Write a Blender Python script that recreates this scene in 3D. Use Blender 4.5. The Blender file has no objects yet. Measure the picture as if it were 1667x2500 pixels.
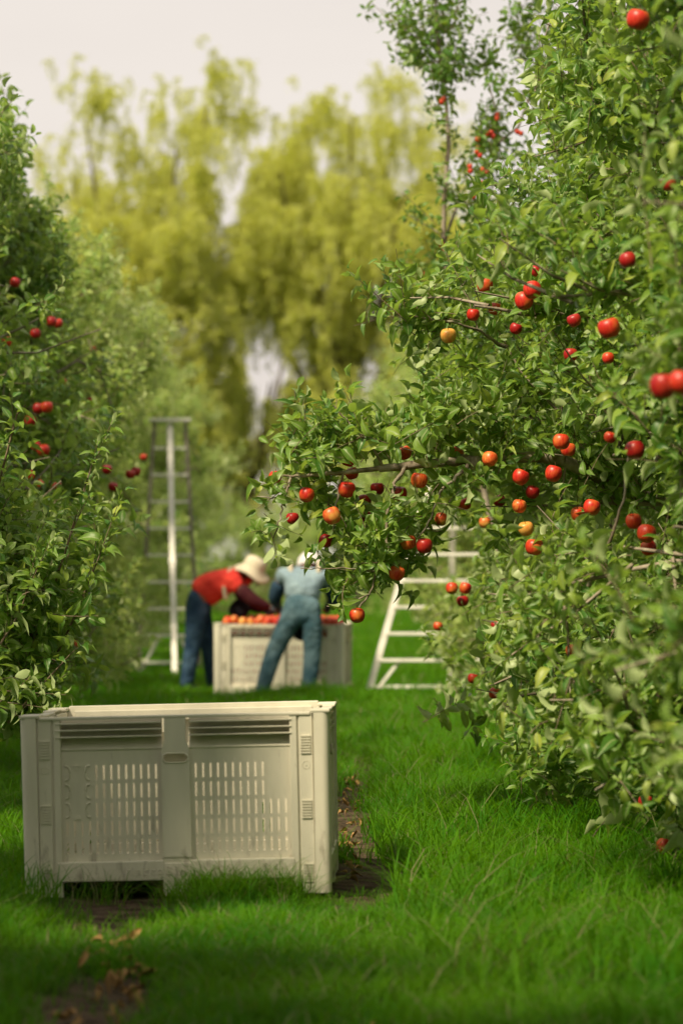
import bpy, bmesh, math, random
import numpy as np
from mathutils import Vector, Matrix, Euler
R = math.radians
random.seed(7); rng = np.random.default_rng(7)
S = bpy.context.scene
C = S.collection

# ------------------------------------------------------------------ camera, sky, sun, exposure
FPX = 8200.0; CAMZ = 1.31; HOR = 1360.0
cam = bpy.data.cameras.new('camera'); cam_o = bpy.data.objects.new('camera', cam); C.objects.link(cam_o)
cam.sensor_fit = 'VERTICAL'; cam.sensor_height = 36; cam.lens = FPX / 2500 * 36
cam_o.location = (0, 0, CAMZ); cam_o.rotation_euler = (R(90) + math.atan((HOR - 1250) / FPX), 0, 0)
cam.clip_start = .1; cam.clip_end = 4000
cam.dof.use_dof = True; cam.dof.focus_distance = 15.4; cam.dof.aperture_fstop = 2.5; cam.dof.aperture_blades = 9
S.camera = cam_o
SUN_EL, SUN_AZ = 50.0, -140.0       # azimuth from +Y clockwise: behind the left shoulder
w = bpy.data.worlds.new("World"); S.world = w; w.use_nodes = True
nt = w.node_tree; nt.nodes.clear(); N = nt.nodes.new; L = nt.links.new
out = N('ShaderNodeOutputWorld'); bg = N('ShaderNodeBackground'); sky = N('ShaderNodeTexSky')
sky.sky_type = 'NISHITA'; sky.sun_disc = False; sky.sun_elevation = R(SUN_EL); sky.sun_rotation = R(SUN_AZ)
sky.air_density = 1.0; sky.dust_density = 3.0
tc = N('ShaderNodeTexCoord'); mp = N('ShaderNodeMapping'); mp.inputs['Scale'].default_value = (1.2, 1.2, 4.5)
nz = N('ShaderNodeTexNoise'); nz.inputs['Scale'].default_value = 1.3; nz.inputs['Detail'].default_value = 5
cr = N('ShaderNodeValToRGB'); cr.color_ramp.elements[0].position = .32; cr.color_ramp.elements[1].position = .72
cr.color_ramp.elements[0].color = (5.9, 5.25, 4.85, 1); cr.color_ramp.elements[1].color = (7.5, 6.85, 6.25, 1)
mx = N('ShaderNodeMix'); mx.data_type = 'RGBA'; mx.inputs['Factor'].default_value = .93
L(tc.outputs['Generated'], mp.inputs['Vector']); L(mp.outputs[0], nz.inputs['Vector']); L(nz.outputs['Fac'], cr.inputs[0])
L(sky.outputs[0], mx.inputs['A']); L(cr.outputs[0], mx.inputs['B']); L(mx.outputs['Result'], bg.inputs['Color'])
bg.inputs['Strength'].default_value = .1; L(bg.outputs[0], out.inputs[0])
sd = bpy.data.lights.new('sun', 'SUN'); so = bpy.data.objects.new('sun', sd); C.objects.link(so)
sd.energy = 5.0; sd.angle = R(6); sd.color = (1, .86, .60)
tosun = Vector((math.sin(R(SUN_AZ)) * math.cos(R(SUN_EL)), math.cos(R(SUN_AZ)) * math.cos(R(SUN_EL)), math.sin(R(SUN_EL))))
so.rotation_euler = tosun.to_track_quat('Z', 'Y').to_euler(); so.location = (-10, -10, 20)
S.view_settings.view_transform = 'Standard'; S.view_settings.look = 'None'; S.view_settings.gamma = 1
S.view_settings.use_curve_mapping = False; S.view_settings.exposure = 0.3
S.render.engine = 'CYCLES'; S.cycles.use_denoising = True
S.cycles.max_bounces = 7; S.cycles.diffuse_bounces = 4; S.cycles.glossy_bounces = 2; S.cycles.transmission_bounces = 4
S.cycles.transparent_max_bounces = 4; S.cycles.use_adaptive_sampling = True; S.cycles.adaptive_threshold = .015
S.cycles.caustics_reflective = False; S.cycles.caustics_refractive = False

# ------------------------------------------------------------------ helpers
K = 1667 / 1568.0                                   # px of the viewed picture -> px of the photograph
def at(px, py, D):                                  # a point seen at pixel (full size) at distance D
    return Vector(((px - 833.5) / FPX * D, D, CAMZ + (HOR - py) / FPX * D))
def atd(px, py, D): return at(px * K, py * K, D)
def proj(p):                                        # arrays (n,3) -> px, py
    p = np.atleast_2d(p); return 833.5 + FPX * p[:, 0] / p[:, 1], HOR - FPX * (p[:, 2] - CAMZ) / p[:, 1]
def link(o, parent=None):
    C.objects.link(o)
    if parent is not None: o.parent = parent
    return o
def tag(o, label=None, cat=None, group=None, kind=None):
    if label: o['label'] = label
    if cat: o['category'] = cat
    if group: o['group'] = group
    if kind: o['kind'] = kind
    return o
def empty(name, loc, label=None, cat=None, group=None, rz=0):
    o = bpy.data.objects.new(name, None); o.location = loc; o.rotation_euler = (0, 0, rz); o.empty_display_size = .2
    return tag(link(o), label, cat, group)
def mesh_np(name, v, f3=None, mat=None, smooth=False, mi=None, f4=None):
    me = bpy.data.meshes.new(name)
    faces = []
    if f3 is not None and len(f3): faces += [tuple(x) for x in (f3.tolist() if isinstance(f3, np.ndarray) else f3)]
    if f4 is not None and len(f4): faces += [tuple(x) for x in (f4.tolist() if isinstance(f4, np.ndarray) else f4)]
    me.from_pydata(np.array([tuple(q) for q in v], float).tolist(), [], faces)
    for m in (mat if isinstance(mat, (list, tuple)) else [mat]):
        if m: me.materials.append(m)
    if smooth: me.polygons.foreach_set('use_smooth', [True] * len(me.polygons))
    if mi is not None: me.polygons.foreach_set('material_index', mi)
    me.update(); return me
def mobj(name, me, parent=None, label=None): return tag(link(bpy.data.objects.new(name, me), parent), label)

class MB:                                           # collects boxes, bars, tubes into one mesh
    def __init__(s): s.v = []; s.f = []
    def add(s, v, f):
        n = len(s.v); s.v += [tuple(x) for x in v]; s.f += [tuple(i + n for i in q) for q in f]; return s
    def box(s, x0, x1, y0, y1, z0, z1, c=0.0, M=None):
        if c <= 0:
            v = [(x, y, z) for x in (x0, x1) for y in (y0, y1) for z in (z0, z1)]
            f = [(0, 1, 3, 2), (4, 6, 7, 5), (0, 4, 5, 1), (2, 3, 7, 6), (0, 2, 6, 4), (1, 5, 7, 3)]
        else:
            bm = bmesh.new(); bmesh.ops.create_cube(bm, size=1)
            for q in bm.verts: q.co = Vector((x0 + (q.co.x + .5) * (x1 - x0), y0 + (q.co.y + .5) * (y1 - y0), z0 + (q.co.z + .5) * (z1 - z0)))
            bmesh.ops.bevel(bm, geom=bm.edges[:], offset=c, segments=2, affect='EDGES', profile=.6)
            bm.verts.ensure_lookup_table(); v = [q.co.copy() for q in bm.verts]; f = [tuple(q.index for q in g.verts) for g in bm.faces]; bm.free()
        if M is not None: v = [M @ Vector(q) for q in v]
        return s.add(v, f)
    def bar(s, a, b, wx, wy, c=0.0, up=(0, 1, 0)):   # box beam from a to b
        a, b = Vector(a), Vector(b); z = (b - a).normalized(); y = Vector(up); x = y.cross(z).normalized(); y = z.cross(x)
        M = Matrix((x, y, z)).transposed().to_4x4(); M.translation = a
        return s.box(-wx / 2, wx / 2, -wy / 2, wy / 2, 0, (b - a).length, c, M)
    def tube(s, pts, rad, n=6):
        v, f = tube_np(pts, rad, n); return s.add(v.tolist(), f.tolist())
    def mesh(s, name, mat, smooth=False): return mesh_np(name, s.v, s.f, mat, smooth)
    def build(s, name, mat, parent=None, label=None, smooth=False): return mobj(name, s.mesh(name, mat, smooth), parent, label)

def tube_np(pts, rad, n=6):
    P = np.array([tuple(p) for p in pts], float); k = len(P); rad = np.broadcast_to(np.array(rad, float), (k,))
    T = np.gradient(P, axis=0); T /= np.linalg.norm(T, axis=1)[:, None] + 1e-9
    ref = np.array([0, 0, 1.0]) if abs(T[0, 2]) < .9 else np.array([1.0, 0, 0])
    A = np.cross(T, ref); A /= np.linalg.norm(A, axis=1)[:, None] + 1e-9; B = np.cross(T, A)
    th = np.arange(n) * 2 * np.pi / n
    V = P[:, None] + rad[:, None, None] * (A[:, None] * np.cos(th)[None, :, None] + B[:, None] * np.sin(th)[None, :, None])
    V = V.reshape(-1, 3); i = np.arange(k - 1)[:, None] * n; j = np.arange(n)[None]; j2 = (j + 1) % n
    F = np.stack([i + j, i + j2, i + n + j2, i + n + j], -1).reshape(-1, 4)
    return V, F
class Tubes:                                        # many tubes into one mesh
    def __init__(s): s.v = []; s.f = []; s.n = 0
    def add(s, pts, rad, n=5):
        v, f = tube_np(pts, rad, n); s.v.append(v); s.f.append(f + s.n); s.n += len(v)
    def build(s, name, mat, parent, off=(0, 0, 0)):
        return mobj(name, mesh_np(name, np.concatenate(s.v) - np.array(off), None, mat, True, f4=np.concatenate(s.f)), parent)

# ------------------------------------------------------------------ materials
def mat(name, col, rough=.6, spec=.3, noise=None, bump=None, metal=0.0):
    """noise=(colour2, scale, lo, hi[, stretch]); bump=(scale, strength)"""
    m = bpy.data.materials.new(name); m.use_nodes = True; t = m.node_tree; b = t.nodes['Principled BSDF']
    b.inputs['Base Color'].default_value = (*col, 1); b.inputs['Roughness'].default_value = rough
    b.inputs['Specular IOR Level'].default_value = spec; b.inputs['Metallic'].default_value = metal
    if noise or bump:
        tc = t.nodes.new('ShaderNodeTexCoord')
    if noise:
        mp = t.nodes.new('ShaderNodeMapping'); mp.inputs['Scale'].default_value = noise[4] if len(noise) > 4 else (1, 1, 1)
        n = t.nodes.new('ShaderNodeTexNoise'); n.inputs['Scale'].default_value = noise[1]; n.inputs['Detail'].default_value = 6
        r = t.nodes.new('ShaderNodeValToRGB'); r.color_ramp.elements[0].position = noise[2]; r.color_ramp.elements[1].position = noise[3]
        r.color_ramp.elements[0].color = (*col, 1); r.color_ramp.elements[1].color = (*noise[0], 1)
        t.links.new(tc.outputs['Object'], mp.inputs[0]); t.links.new(mp.outputs[0], n.inputs['Vector']); t.links.new(n.outputs['Fac'], r.inputs[0])
        t.links.new(r.outputs[0], b.inputs['Base Color'])
    if bump:
        n2 = t.nodes.new('ShaderNodeTexNoise'); n2.inputs['Scale'].default_value = bump[0]; n2.inputs['Detail'].default_value = 5
        bp = t.nodes.new('ShaderNodeBump'); bp.inputs['Strength'].default_value = bump[1]; bp.inputs['Distance'].default_value = bump[2] if len(bump) > 2 else .01
        t.links.new(tc.outputs['Object'], n2.inputs['Vector']); t.links.new(n2.outputs['Fac'], bp.inputs['Height']); t.links.new(bp.outputs[0], b.inputs['Normal'])
    return m
def leafmat(name, top, top2, under, trans, tfac=.3, rough=.42, rib=None, spec=.45, young=None):
    """two-sided leaf: attribute 'tint' 0..1 per leaf, attribute 'rib' 1 on the midrib; paler underside; light passes through"""
    m = bpy.data.materials.new(name); m.use_nodes = True; t = m.node_tree; b = t.nodes['Principled BSDF']; o = t.nodes['Material Output']
    n = t.nodes.new; l = t.links.new
    at_ = n('ShaderNodeAttribute'); at_.attribute_name = 'tint'
    oi = n('ShaderNodeObjectInfo'); ad = n('ShaderNodeMath'); ad.operation = 'ADD'; l(at_.outputs['Fac'], ad.inputs[0]); l(oi.outputs['Random'], ad.inputs[1])
    fr = n('ShaderNodeMath'); fr.operation = 'FRACT'; l(ad.outputs[0], fr.inputs[0])
    r = n('ShaderNodeValToRGB'); e = r.color_ramp.elements; e[0].color = (*top, 1); e[1].color = (*top2, 1); e[0].position = .12; e[1].position = .9
    if young: y = e.new(.998); y.color = (*young, 1)
    l(fr.outputs[0], r.inputs[0]); cur = r.outputs[0]
    if rib:
        ra = n('ShaderNodeAttribute'); ra.attribute_name = 'rib'; rr = n('ShaderNodeValToRGB'); rr.color_ramp.elements[0].position = .8; rr.color_ramp.elements[1].position = .97
        l(ra.outputs['Fac'], rr.inputs[0]); mm = n('ShaderNodeMix'); mm.data_type = 'RGBA'; l(rr.outputs[0], mm.inputs['Factor']); l(cur, mm.inputs['A']); mm.inputs['B'].default_value = (*rib, 1); cur = mm.outputs['Result']
    g = n('ShaderNodeNewGeometry'); m2 = n('ShaderNodeMix'); m2.data_type = 'RGBA'; l(g.outputs['Backfacing'], m2.inputs['Factor']); l(cur, m2.inputs['A']); m2.inputs['B'].default_value = (*under, 1)
    l(m2.outputs['Result'], b.inputs['Base Color']); b.inputs['Roughness'].default_value = rough; b.inputs['Specular IOR Level'].default_value = spec
    tr = n('ShaderNodeBsdfTranslucent'); tr.inputs['Color'].default_value = (*trans, 1); ms = n('ShaderNodeMixShader'); ms.inputs[0].default_value = tfac
    l(b.outputs[0], ms.inputs[1]); l(tr.outputs[0], ms.inputs[2]); l(ms.outputs[0], o.inputs['Surface'])
    return m
M_LEAF = leafmat('apple_leaf', (.048, .135, .018), (.19, .31, .045), (.40, .49, .23), (.42, .62, .07), .32, .42, rib=(.30, .38, .16), spec=.38, young=(.36, .42, .07))
M_WIL = leafmat('willow_leaf', (.33, .42, .06), (.66, .67, .12), (.55, .58, .20), (.84, .85, .14), .45, .6, spec=.25)
M_LEAF_LIT = leafmat('toplit_apple_leaf', (.13, .24, .05), (.34, .42, .12), (.50, .56, .32), (.60, .74, .16), .42, .5, spec=.35)  # apple_leaf lightened for the far trees, their top light put into the colour
M_CRAB = leafmat('crab_leaf', (.06, .16, .02), (.13, .25, .03), (.2, .3, .09), (.35, .5, .05), .3, .45)
M_GRASS = leafmat('grass_blade', (.013, .082, .002), (.085, .21, .005), (.05, .19, .004), (.20, .50, .006), .32, .6, spec=.12)
M_GRASS2 = leafmat('dry_grass_blade', (.09, .12, .03), (.22, .21, .08), (.18, .18, .08), (.3, .3, .08), .25, .6, spec=.2)
def patchy(m, mul_lo, mul_hi, sc):                  # broad patches of richer and yellower turf, fixed to the ground
    t = m.node_tree; b = t.nodes['Principled BSDF']; src = b.inputs['Base Color'].links[0].from_socket; n = t.nodes.new; l = t.links.new
    g = n('ShaderNodeNewGeometry'); nz = n('ShaderNodeTexNoise'); nz.inputs['Scale'].default_value = sc; nz.inputs['Detail'].default_value = 4; l(g.outputs['Position'], nz.inputs['Vector'])
    r = n('ShaderNodeValToRGB'); r.color_ramp.elements[0].position = .36; r.color_ramp.elements[1].position = .64; r.color_ramp.elements[0].color = (*mul_lo, 1); r.color_ramp.elements[1].color = (*mul_hi, 1); l(nz.outputs['Fac'], r.inputs[0])
    mx_ = n('ShaderNodeMix'); mx_.data_type = 'RGBA'; mx_.blend_type = 'MULTIPLY'; mx_.inputs['Factor'].default_value = 1; l(src, mx_.inputs['A']); l(r.outputs[0], mx_.inputs['B']); l(mx_.outputs['Result'], b.inputs['Base Color'])
patchy(M_GRASS, (.6, .72, .8), (1.7, 1.12, 1.0), 1.6)
M_TWIG = mat('twig', (.13, .085, .05), .7, .2, ((.28, .23, .17), 30, .35, .7))
M_BARK = mat('bark', (.16, .125, .09), .85, .15, ((.38, .33, .26), 14, .35, .65, (1, 1, .35)), (40, .6))
M_BARKW = mat('willow_bark', (.09, .075, .055), .9, .1, ((.17, .14, .1), 3, .3, .7), (6, .6, .05))

# ------------------------------------------------------------------ ground
TRK = [(-.78, .21), (.095, .17)]
def tracks(x, y):                                   # 0..1 how bare the wheel tracks are
    x = np.asarray(x, float); y = np.asarray(y, float); m = np.zeros(np.broadcast(x, y).shape)
    for i, (cx, wd) in enumerate(TRK):
        c = cx + .05 * np.sin(y * .9 + i * 2) - .004 * (y - 13) + (.0 if i else .03 * np.sin(y * 2.3))
        g = np.exp(-((x - c) / wd) ** 2)
        patch = (.55 + .45 * np.sin(y * 1.7 + 1.3 * i + 2 * np.sin(x * 3))) if i == 0 else (.9 + .1 * np.sin(y * 1.1 + 2.0))
        if i == 0: patch = np.maximum(patch, np.exp(-((y - 12.2) / .9) ** 2))
        fade = np.clip((25 - y) / 6, 0, 1)
        if i == 1: fade = fade * np.clip((y - 12.0) / 1.2, .25, 1)
        g = g * (1 + .45 * np.sin(x * 23 + 3 * np.sin(y * 2.1)) * np.sin(y * 5.3 + i))
        m = np.maximum(m, g * np.clip(patch * 1.5, .25, 1) * fade)
    return np.clip(m * 1.25, 0, 1)
def gz(x, y):
    x = np.asarray(x, float); y = np.asarray(y, float)
    f = np.clip((60 - y) / 20, 0, 1)
    z = .018 * np.sin(x * 1.9 + .6 * y) * np.cos(y * .83 + .5) + .012 * np.sin(x * 5.1 + 1) * np.sin(y * 2.7)
    z = z + .075 * np.exp(-((x + .35) / .42) ** 2 - ((y - 29.3) / .45) ** 2)
    bins = np.exp(-((x + .62) / .75) ** 4 - ((y - 13.6) / .8) ** 4) + np.exp(-((x + .55) / .8) ** 4 - ((y - 31.2) / .8) ** 4)
    return (z * f) * (1 - np.clip(bins, 0, 1)) - .02 * tracks(x, y)
xs = np.concatenate([[-900, -300, -100, -40, -20, -12, -8, -6], np.arange(-4.5, 4.51, .09), [6, 8, 12, 20, 40, 100, 300, 900]])
ys = np.concatenate([[-300, -60, -10, 0, 5], np.arange(7.5, 40, .12), np.arange(40, 62, 1.5), [66, 72, 80, 95, 120, 160, 250, 500, 1000, 2500]])
X, Y = np.meshgrid(xs, ys); Z = gz(X, Y); nx = len(xs)
V = np.stack([X, Y, Z], -1).reshape(-1, 3); i = np.arange(len(ys) - 1)[:, None] * nx + np.arange(nx - 1)[None]
F = np.stack([i, i + 1, i + nx + 1, i + nx], -1).reshape(-1, 4)
mg = mat('ground_turf', (.03, .075, .012), .95, .05, ((.012, .045, .005), 6, .3, .7), (25, 1.0, .04))
t = mg.node_tree; b = t.nodes['Principled BSDF']; src = b.inputs['Base Color'].links[0].from_socket
a_ = t.nodes.new('ShaderNodeAttribute'); a_.attribute_name = 'bare'; mm = t.nodes.new('ShaderNodeMix'); mm.data_type = 'RGBA'
tc2 = t.nodes.new('ShaderNodeTexCoord'); nn = t.nodes.new('ShaderNodeTexNoise'); nn.inputs['Scale'].default_value = 9; nn.inputs['Detail'].default_value = 8
t.links.new(tc2.outputs['Object'], nn.inputs['Vector'])
rr = t.nodes.new('ShaderNodeValToRGB'); rr.color_ramp.elements[0].color = (.028, .020, .013, 1); rr.color_ramp.elements[1].color = (.15, .11, .075, 1); rr.color_ramp.elements[0].position = .3; rr.color_ramp.elements[1].position = .7
t.links.new(nn.outputs['Fac'], rr.inputs[0]); t.links.new(a_.outputs['Fac'], mm.inputs['Factor']); t.links.new(src, mm.inputs['A']); t.links.new(rr.outputs[0], mm.inputs['B']); t.links.new(mm.outputs['Result'], b.inputs['Base Color'])
me = mesh_np('ground', V, None, mg, True, f4=F)
att = me.attributes.new('bare', 'FLOAT', 'POINT'); att.data.foreach_set('value', np.clip(tracks(V[:, 0], V[:, 1]) * 1.6, 0, 1).astype(np.float32))
tag(mobj('ground', me), kind='structure')

# ------------------------------------------------------------------ leaves and sprays
def leaf_geo(seed, L_=1.0, wd=.44, segs=((.0, .0), (.07, .36), (.2, .76), (.4, 1.0), (.6, .95), (.78, .68), (.91, .32), (1.0, 0)), fold=.5, curl=.35, wave=.05, twist=.3):
    r = np.random.default_rng(seed); v = []; f = []; rib = []
    ts = [s[0] for s in segs]; k = len(segs)
    for a, (tt, ww) in enumerate(segs):
        h = ww * wd / 2; zc = -curl * tt * tt + .12 * tt; yc = tt * (1 - .18 * curl * tt)
        if ww == 0: v.append((0, yc, zc)); rib.append(1); continue
        tw = twist * (tt - .3) * (1 if r.random() < .5 else .6)
        for sgn in (-1, 0, 1):
            zz = zc + (fold * h * abs(sgn)) + sgn * math.sin(tw) * h + (r.normal() * wave * .5 if sgn else 0)
            hw = h * (1 - .18 * fold) * (1 + r.normal() * .06)
            v.append((sgn * hw * math.cos(tw), yc + (r.normal() * .012 if sgn else 0), zz)); rib.append(0 if sgn else 1)
    def idx(a, s):
        if a == 0: return 0
        if a == k - 1: return len(v) - 1
        return 1 + (a - 1) * 3 + (s + 1)
    for a in range(k - 1):
        for s in (-1, 0):
            q = [idx(a, s), idx(a, s + 1), idx(a + 1, s + 1), idx(a + 1, s)]
            q2 = []
            for z_ in q:
                if z_ not in q2: q2.append(z_)
            if len(q2) == 4: f += [(q2[0], q2[1], q2[2]), (q2[0], q2[2], q2[3])]
            else: f.append(tuple(q2))
    return np.array(v) * L_, np.array(f), np.array(rib, float)
LV = [leaf_geo(11 + q, fold=fo, curl=cu, wave=wa, twist=tw, wd=wd_) for q, (fo, cu, wa, tw, wd_) in enumerate(
    [(.3, .35, .05, .5, .52), (.7, .6, .08, .9, .54), (1.1, .3, .07, -.8, .54), (.5, 1.0, .10, 1.3, .55), (.25, .15, .05, -.5, .5), (.9, .8, .09, -1.2, .54)])]
def leaf_mesh(g, m, tint):
    me = mesh_np('leaf', g[0], g[1], m, True); at1 = me.attributes.new('tint', 'FLOAT', 'POINT'); at1.data.foreach_set('value', np.full(len(g[0]), tint, np.float32))
    at2 = me.attributes.new('rib', 'FLOAT', 'POINT'); at2.data.foreach_set('value', g[2].astype(np.float32)); return me
LEAF_MESH = [leaf_mesh(g, M_LEAF, q * .15) for q, g in enumerate(LV)]

def basis(y, up):                                   # 3x3 with local Y along y, local Z near up
    y = y / np.linalg.norm(y); x = np.cross(y, up); nx_ = np.linalg.norm(x); x = x / nx_ if nx_ > 1e-6 else np.array([1.0, 0, 0]); z = np.cross(x, y)
    return np.stack([x, y, z], 1)
def make_spray(seed, length, n, llen, lift=.9, bend=.12, cluster=False, rad=.0028, nv=6):
    """a shoot along +Z with leaves set round it; returns (stem points, [(4x4, leaf variant)])"""
    r = np.random.default_rng(seed); ax = r.normal(size=2) * bend
    P = np.array([[ax[0] * t_ * t_ * length * 2, ax[1] * t_ * t_ * length * 2, t_ * length] for t_ in np.linspace(0, 1, 5)])
    leaves = []; a0 = r.random() * 6.28
    for q in range(n):
        t_ = (q + .6) / n if not cluster else .35 + .65 * (q + 1) / n
        p = np.array([np.interp(t_, np.linspace(0, 1, 5), P[:, c_]) for c_ in range(3)])
        az = a0 + q * 2.4 + r.normal() * .35; el = lift * (.35 + .75 * t_) + r.normal() * .25
        d = np.array([math.cos(az) * math.cos(el), math.sin(az) * math.cos(el), math.sin(el)])
        up = np.array([-math.cos(az) * math.sin(el), -math.sin(az) * math.sin(el), math.cos(el)]) + r.normal(size=3) * .5
        B = basis(d, up); s = llen * (1 - .35 * max(0, t_ - .6) / .4) * r.uniform(.75, 1.15)
        M_ = np.eye(4); M_[:3, :3] = B * s; M_[:3, 3] = p + d * .022
        leaves.append((M_, int(r.integers(0, nv)), float(r.random()), p))
    return P, leaves, rad
def spray_mesh(sp, name, mats, geos=LV):
    P, leaves, rad = sp; vs = []; fs = []; ti = []; ri = []; n = 0; mi = []
    for M_, q, tt, p in leaves:
        g = geos[q % len(geos)]; v = g[0] @ M_[:3, :3].T + M_[:3, 3]; vs.append(v); fs += (g[1] + n).tolist(); n += len(v); ti += [tt] * len(v); ri += g[2].tolist(); mi += [0] * len(g[1])
    v, f = tube_np(P, np.linspace(rad, rad * .5, len(P)), 3); vs.append(v); fs += (f + n).tolist(); ti += [0] * len(v); ri += [0] * len(v); mi += [1] * len(f)
    me = mesh_np(name, np.concatenate(vs), fs, mats, True, mi)
    me.attributes.new('tint', 'FLOAT', 'POINT').data.foreach_set('value', np.array(ti, np.float32))
    me.attributes.new('rib', 'FLOAT', 'POINT').data.foreach_set('value', np.array(ri, np.float32)); return me
APS = [make_spray(21, .30, 12, .096, .95), make_spray(22, .24, 10, .102, .8), make_spray(23, .14, 8, .108, .45, cluster=True),
       make_spray(24, .12, 7, .100, .2, cluster=True), make_spray(25, .34, 13, .088, 1.1, .06), make_spray(26, .2, 9, .104, .6, .2)]
def source(name, me):                               # geometry that only the scatter node groups read
    return bpy.data.objects.new(name, me)
AP_SRC = [source('apple_spray', spray_mesh(s_, 'apple_spray', [M_LEAF, M_TWIG])) for s_ in APS]

def scatter_group(name, srcs):
    g = bpy.data.node_groups.new(name, 'GeometryNodeTree'); g.interface.new_socket('Geometry', in_out='INPUT', socket_type='NodeSocketGeometry'); g.interface.new_socket('Geometry', in_out='OUTPUT', socket_type='NodeSocketGeometry')
    n = g.nodes.new; l = g.links.new; gi = n('NodeGroupInput'); go = n('NodeGroupOutput'); ip = n('GeometryNodeInstanceOnPoints'); j = n('GeometryNodeJoinGeometry')
    for s in reversed(srcs):
        oi = n('GeometryNodeObjectInfo'); oi.inputs['Object'].default_value = s; oi.inputs['As Instance'].default_value = False; oi.transform_space = 'ORIGINAL'
        gg = n('GeometryNodeGeometryToInstance'); l(oi.outputs['Geometry'], gg.inputs[0]); l(gg.outputs[0], j.inputs[0])
    def na(nm, ty):
        a = n('GeometryNodeInputNamedAttribute'); a.data_type = ty; a.inputs['Name'].default_value = nm; return a.outputs['Attribute']
    e2 = n('FunctionNodeEulerToRotation'); l(na('rot', 'FLOAT_VECTOR'), e2.inputs[0])
    l(gi.outputs[0], ip.inputs['Points']); l(j.outputs[0], ip.inputs['Instance']); ip.inputs['Pick Instance'].default_value = True
    l(na('idx', 'INT'), ip.inputs['Instance Index']); l(e2.outputs[0], ip.inputs['Rotation']); l(na('scl', 'FLOAT'), ip.inputs['Scale']); l(ip.outputs[0], go.inputs[0])
    return g
G_APPLE = scatter_group('apple_foliage', AP_SRC)
G_APPLE_LIT = scatter_group('toplit_apple_foliage', [source('apple_spray', spray_mesh(s_, 'apple_spray', [M_LEAF_LIT, M_TWIG])) for s_ in APS])
def scatter(name, group, pts, rot, scl, idx, parent=None, off=(0, 0, 0)):
    me = bpy.data.meshes.new(name); pts = np.asarray(pts, float) - np.array(off); me.vertices.add(len(pts)); me.vertices.foreach_set('co', pts.astype(np.float32).ravel())
    me.attributes.new('rot', 'FLOAT_VECTOR', 'POINT').data.foreach_set('vector', np.asarray(rot, np.float32).ravel())
    me.attributes.new('scl', 'FLOAT', 'POINT').data.foreach_set('value', np.asarray(scl, np.float32))
    me.attributes.new('idx', 'INT', 'POINT').data.foreach_set('value', np.asarray(idx, np.int32))
    o = mobj(name, me, parent); o['kind'] = 'stuff'; md = o.modifiers.new('scatter', 'NODES'); md.node_group = group; return o
def eul_from_dirs(d, spin):                         # euler turning +Z to d with a spin about it
    out_ = np.zeros((len(d), 3))
    for q in range(len(d)):
        v = Vector(d[q]).normalized(); m = (Vector((0, 0, 1)).rotation_difference(v).to_matrix() @ Matrix.Rotation(spin[q], 3, 'Z')); out_[q] = m.to_euler()
    return out_

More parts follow.
